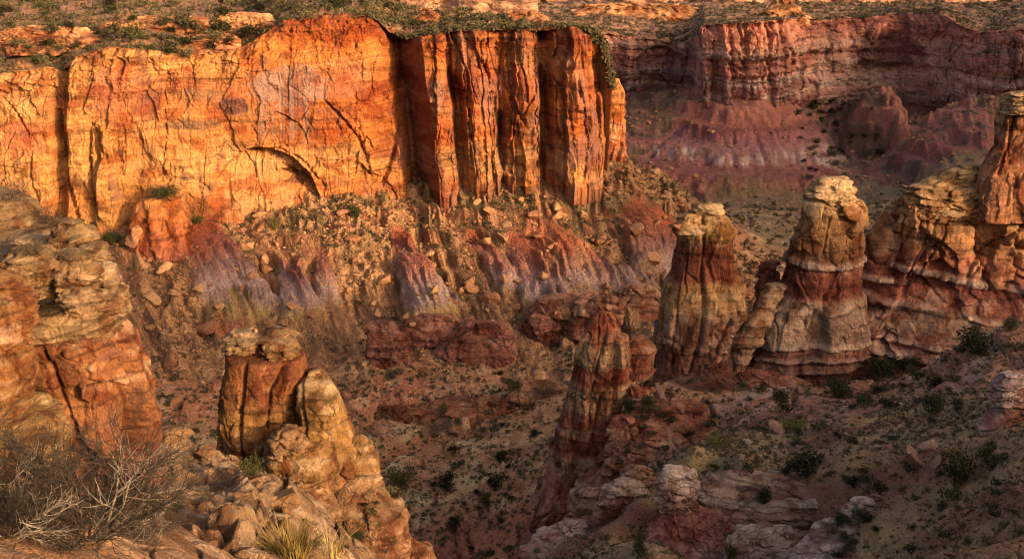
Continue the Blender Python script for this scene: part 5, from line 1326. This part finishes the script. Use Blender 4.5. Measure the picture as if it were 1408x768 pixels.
# and on the cliff tops
for MP, NF, cnt, lo, hi in ((CLIFF_P, CLIFF_N, 3200, 6, 17), (FAR_P, FAR_N, 3500, 3, 8)):
    pl = MP[NF + 6:-8].reshape(-1, 3)
    a_, b_, dd_ = proj(pl)
    ww = ((a_ > -50) & (a_ < 1460) & (b_ > -30)) * np.clip(fbm2(pl[:, 0] / 30, pl[:, 1] / 20, 3, 710) + 0.3, 0.02, 1)
    k = rng.choice(len(pl), cnt, replace=False, p=ww / ww.sum())
    PT += list(pl[k]); SZ += list(dd_[k] / F * (lo + (hi - lo) * rng.random(cnt) ** 2))
o = scatter_mesh('scrub', SM, [p - np.array([0, 0, 0.05 * s]) for p, s in zip(PT, SZ)], SZ, M_SAGE, 1.0)
tag(o, 'sparse low desert scrub dotted over the canyon slopes and tops', 'scrub', kind='stuff')

# ---- boulders
def boulder_mesh(r, n=2):
    import bmesh
    bm = bmesh.new(); bmesh.ops.create_icosphere(bm, subdivisions=n, radius=0.5)
    V = np.array([v.co[:] for v in bm.verts]); Fc = np.array([[v.index for v in f.verts] for f in bm.faces]); bm.free()
    for k in range(9):
        d = r.normal(size=3); d /= np.linalg.norm(d); c = 0.16 + 0.2 * r.random()
        s = V @ d; V = V - np.outer(np.maximum(s - c, 0), d)
    V = V * np.array([1, 0.6 + 0.4 * r.random(), 0.5 + 0.35 * r.random()]) * 1.25
    N = V / (np.linalg.norm(V, axis=1, keepdims=True) + 1e-9)
    V = V + N * (0.05 * fbm3(V[:, 0] * 5, V[:, 1] * 5, V[:, 2] * 7, 3, int(r.integers(1e6))))[:, None]
    return V, Fc
def boulder_material(name, a, b, u):
    m = rock_material(name, u, var=0.3, bed=0.3)
    nt = m.node_tree
    att = [n for n in nt.nodes if n.type == 'ATTRIBUTE'][0]
    oi = nd(nt, 'ShaderNodeObjectInfo'); rp = nd(nt, 'ShaderNodeValToRGB')
    rp.color_ramp.elements[0].color = (*a, 1); rp.color_ramp.elements[1].color = (*b, 1)
    nt.links.new(oi.outputs['Random'], rp.inputs[0])
    for l in list(nt.links):
        if l.from_node == att:
            s_ = l.to_socket; nt.links.remove(l); nt.links.new(rp.outputs[0], s_)
    return m
MB_TAN = boulder_material('tan_boulder', (0.44, 0.25, 0.13), (0.30, 0.13, 0.07), 0.3)
MB_PINK = boulder_material('pink_boulder', (0.30, 0.18, 0.135), (0.24, 0.11, 0.08), 0.11)
MB_PALE = boulder_material('pale_boulder', (0.36, 0.28, 0.22), (0.30, 0.22, 0.17), 0.11)
MB_GOLD = boulder_material('golden_stone', (0.22, 0.13, 0.07), (0.17, 0.085, 0.04), 0.05)
def bset(mat, n): 
    return [mesh_tris('boulder', *boulder_mesh(r_, 3), mat, True) for _ in range(n)]
B_TAN, B_PINK, B_PALE, B_GOLD = bset(MB_TAN, 8), bset(MB_PINK, 6), bset(MB_PALE, 3), bset(MB_GOLD, 4)
BOULDERS = [
    ('tall tan boulder with a grey face on the talus right of the left outcrop', 206, 420, 34, 34, B_TAN),
    ('long flat brown boulder on the slope behind the left outcrop', 236, 504, 42, 26, B_TAN),
    ('yellowish block at the foot of the left purple clay fin', 290, 462, 40, 34, B_TAN),
    ('small pale boulder lying behind the left outcrop at its right edge', 206, 519, 18, 8, B_GOLD),
    ('flat tan boulder right of the small pale one behind the left outcrop', 250, 519, 22, 9, B_GOLD),
    ('pale upright stone on the end of the talus ridge', 903, 244, 12, 14, B_TAN),
    ('largest tan boulder low on the talus above the flat topped ledge', 672, 418, 30, 26, B_TAN),
    ('tan boulder touching the largest one low on the talus', 650, 404, 22, 20, B_TAN),
    ('round white boulder at the lower end of the tan slope', 1184, 704, 18, 16, B_PALE),
    ('small white boulder left of the round white one', 1134, 722, 18, 14, B_PALE),
    ('flat grey white stone below the round white boulder', 1166, 712, 16, 10, B_PALE),
    ('upright pale stone in the small pile on the tan slope', 1206, 622, 16, 20, B_PALE),
    ('leaning pale slab in the small pile on the tan slope', 1228, 604, 16, 14, B_PALE),
    ('long pale slab at the right of the small pile on the slope', 1222, 618, 26, 12, B_PINK),
    ('big pink slab on top of the slab heap beside the large juniper', 1276, 622, 44, 22, B_PINK),
    ('steep pink slab low in the slab heap beside the large juniper', 1262, 652, 22, 40, B_PINK),
    ('upright pink block behind the slab heap', 1284, 603, 20, 22, B_PINK),
    ('grey pink slab at the left of the slab heap', 1254, 632, 30, 26, B_PINK),
    ('reddish tan slab standing at the right of the slab heap', 1286, 648, 24, 34, B_PINK),
    ('dark red boulder below the slab heap', 1204, 690, 34, 18, B_PINK),
    ('pale upright stone on the right slope below the crest', 1350, 554, 10, 20, B_PALE),
    ('orange stone at the bottom edge of the right slope', 1308, 768, 20, 16, B_PINK),
    ('pale block on the lip of the slope above the pink ledge', 1028, 614, 22, 18, B_PALE),
    ('thick pale slab along the lip of the slope in front of the olive bush', 1068, 596, 34, 16, B_PINK),
    ('flat golden boulder at the back of the shelf beside the left outcrop', 236, 612, 56, 26, B_GOLD),
    ('round layered golden boulder on the shelf left of the pillar', 278, 630, 40, 26, B_GOLD),
    ('pale cracked boulder on the shelf in front of the pillar', 392, 700, 60, 40, B_GOLD),
]
for lab, x, y, w, h, meshes in BOULDERS:
    P = hit(x, y - h * 0.25)
    if P is None: continue
    u = float(px_size(P))
    o = link('boulder', random.choice(meshes), P + np.array([0, 0, 0.12 * h * u]), (w * u * 0.95, w * u * 0.8, h * u * 1.25), rot=(random.uniform(-.3, .3), random.uniform(-.4, .4), random.uniform(0, 6.28)))
    tag(o, lab, 'boulder')
BZ = [
    (130, quad(180, 270, 940, 480, lambda x, y: y > np.interp(x, [180, 440, 540, 770, 860, 940], [320, 285, 285, 255, 250, 280]) and y < np.interp(x, [180, 940], [480, 420])), 7, 26, B_TAN, 'tan boulder among the many lying on the red talus below the sunlit cliff', 'boulders on the red talus'),
    (60, quad(920, 450, 1404, 766, on_slope), 4, 13, B_PINK, 'pinkish rock among the many lying on the tan slope at right', 'rocks on the tan slope'),
    (18, quad(520, 480, 740, 600), 4, 9, B_TAN, 'small red boulder on the valley floor near the wash', 'boulders near the wash'),
    (24, quad(210, 600, 420, 760, lambda x, y: y < 560 + x * 0.5), 5, 18, B_GOLD, 'small golden stone lying on the pale shelf below the pillar', 'stones on the pale shelf'),
]
for n, fn, a, b, meshes, lab, grp in BZ:
    for x, y, P in zone_points(n, fn):
        u = float(px_size(P)); w = (a + (b - a) * random.random() ** 2.2) * u
        o = link('boulder', random.choice(meshes), P + np.array([0, 0, 0.1 * w]), (w, w * random.uniform(.6, 1), w * random.uniform(.6, 1.1)), rot=(random.uniform(-.5, .5), random.uniform(-.5, .5), random.uniform(0, 6.28)))
        tag(o, lab, 'boulder', grp)
wr2 = (tl_ * (1 - sm(0.1, 0.4, fin.ravel())) * np.clip(rubm.ravel() + 0.15, 0, 1) * 1.4 + nr_ * 1.0 * np.clip(clump, 0, 1) + fr_ * 0.35 + 0.05) * inframe
sel = rng.choice(len(flat), 17000, replace=False, p=wr2 / wr2.sum())
SB = [boulder_mesh(r_, 1) for _ in range(10)]
siz = fd[sel] / F * (2.0 + 7.0 * rng.random(len(sel)) ** 3)
def scree_col(P):
    k = random.random()
    a = np.array((0.42, 0.24, 0.125)) if P[1] > 300 else np.array((0.36, 0.23, 0.17))
    return a * (1 - k * 0.5) + np.array((0.24, 0.09, 0.05)) * k * 0.5
o = scatter_mesh('scree', SB, [p + np.array([0, 0, 0.1 * s]) for p, s in zip(flat[sel], siz)], siz, M_TERRAIN, 1.0, color=scree_col)
tag(o, 'loose broken rock strewn over the talus and slopes', 'scree', kind='stuff')

# ---- the dead bush and the grass tuft in the foreground
rd = np.random.default_rng(9)
def dead(label, px_, py_, w, seed, n, name='dead_bush', mats=(M_DEADT, M_SILVER)):
    P = hit(px_, py_); u = float(px_size(P)); L = w * u
    e = empty(name, P); tag(e, label, 'dead bush')
    r = np.random.default_rng(seed)
    V, Fc = stems(r, n, L * 0.44, L * 0.0095, 0.9, 3, 5)
    o1 = make_mesh('twigs', V + P, Fc, mats[0], parent=e, smooth=True, zb=False)
    V, Fc = stems(r, max(4, n // 3), L * 0.58, L * 0.012, 1.3, 2, 6)
    make_mesh('branches', V + P, Fc, mats[1], parent=e, smooth=True, zb=False)
dead('large bare dead bush with tangled silvery branches at the bottom left corner', 118, 750, 250, 21, 15)
dead('smaller brown bare bush behind the right side of the large dead bush', 190, 735, 120, 22, 12)
dead('bare brown bush cut by the left edge of the picture', 10, 738, 130, 23, 12)
def grass(label, px_, py_, w, h, n, seed):
    P = hit(px_, py_); u = float(px_size(P)); r = np.random.default_rng(seed)
    V, Fc = [], []
    for k in range(n):
        a = r.random() * 6.283; q = 0.3 * w * u * math.sqrt(r.random())
        b = np.array([q * math.cos(a), q * math.sin(a), 0.0]); d = np.array([b[0] * 1.3, b[1] * 1.3, 0]) + r.normal(size=3) * 0.26 * w * u * r.random()
        hh = h * u * (0.3 + 0.75 * r.random()); wd_ = 0.012 * h * u * np.array([-math.sin(a), math.cos(a), 0]) * 1.6
        i = len(V)
        V += [b - wd_, b + wd_, b + d * 0.4 + np.array([0, 0, hh * 0.65]) + wd_ * .7, b + d * 0.4 + np.array([0, 0, hh * 0.65]) - wd_ * .7, b + d + np.array([0, 0, hh])]
        Fc += [(i, i + 1, i + 2), (i, i + 2, i + 3), (i + 3, i + 2, i + 4)]
    o = make_mesh('grass_tuft', np.array(V) + P, np.array(Fc), M_GRASS, loc=P, smooth=False, zb=False)
    tag(o, label, 'grass tuft')
grass('golden green grass tuft at the bottom edge below the pillar', 400, 766, 80, 44, 420, 31)
grass('thin dry grass at the bottom edge right of the golden tuft', 455, 768, 60, 40, 90, 32)
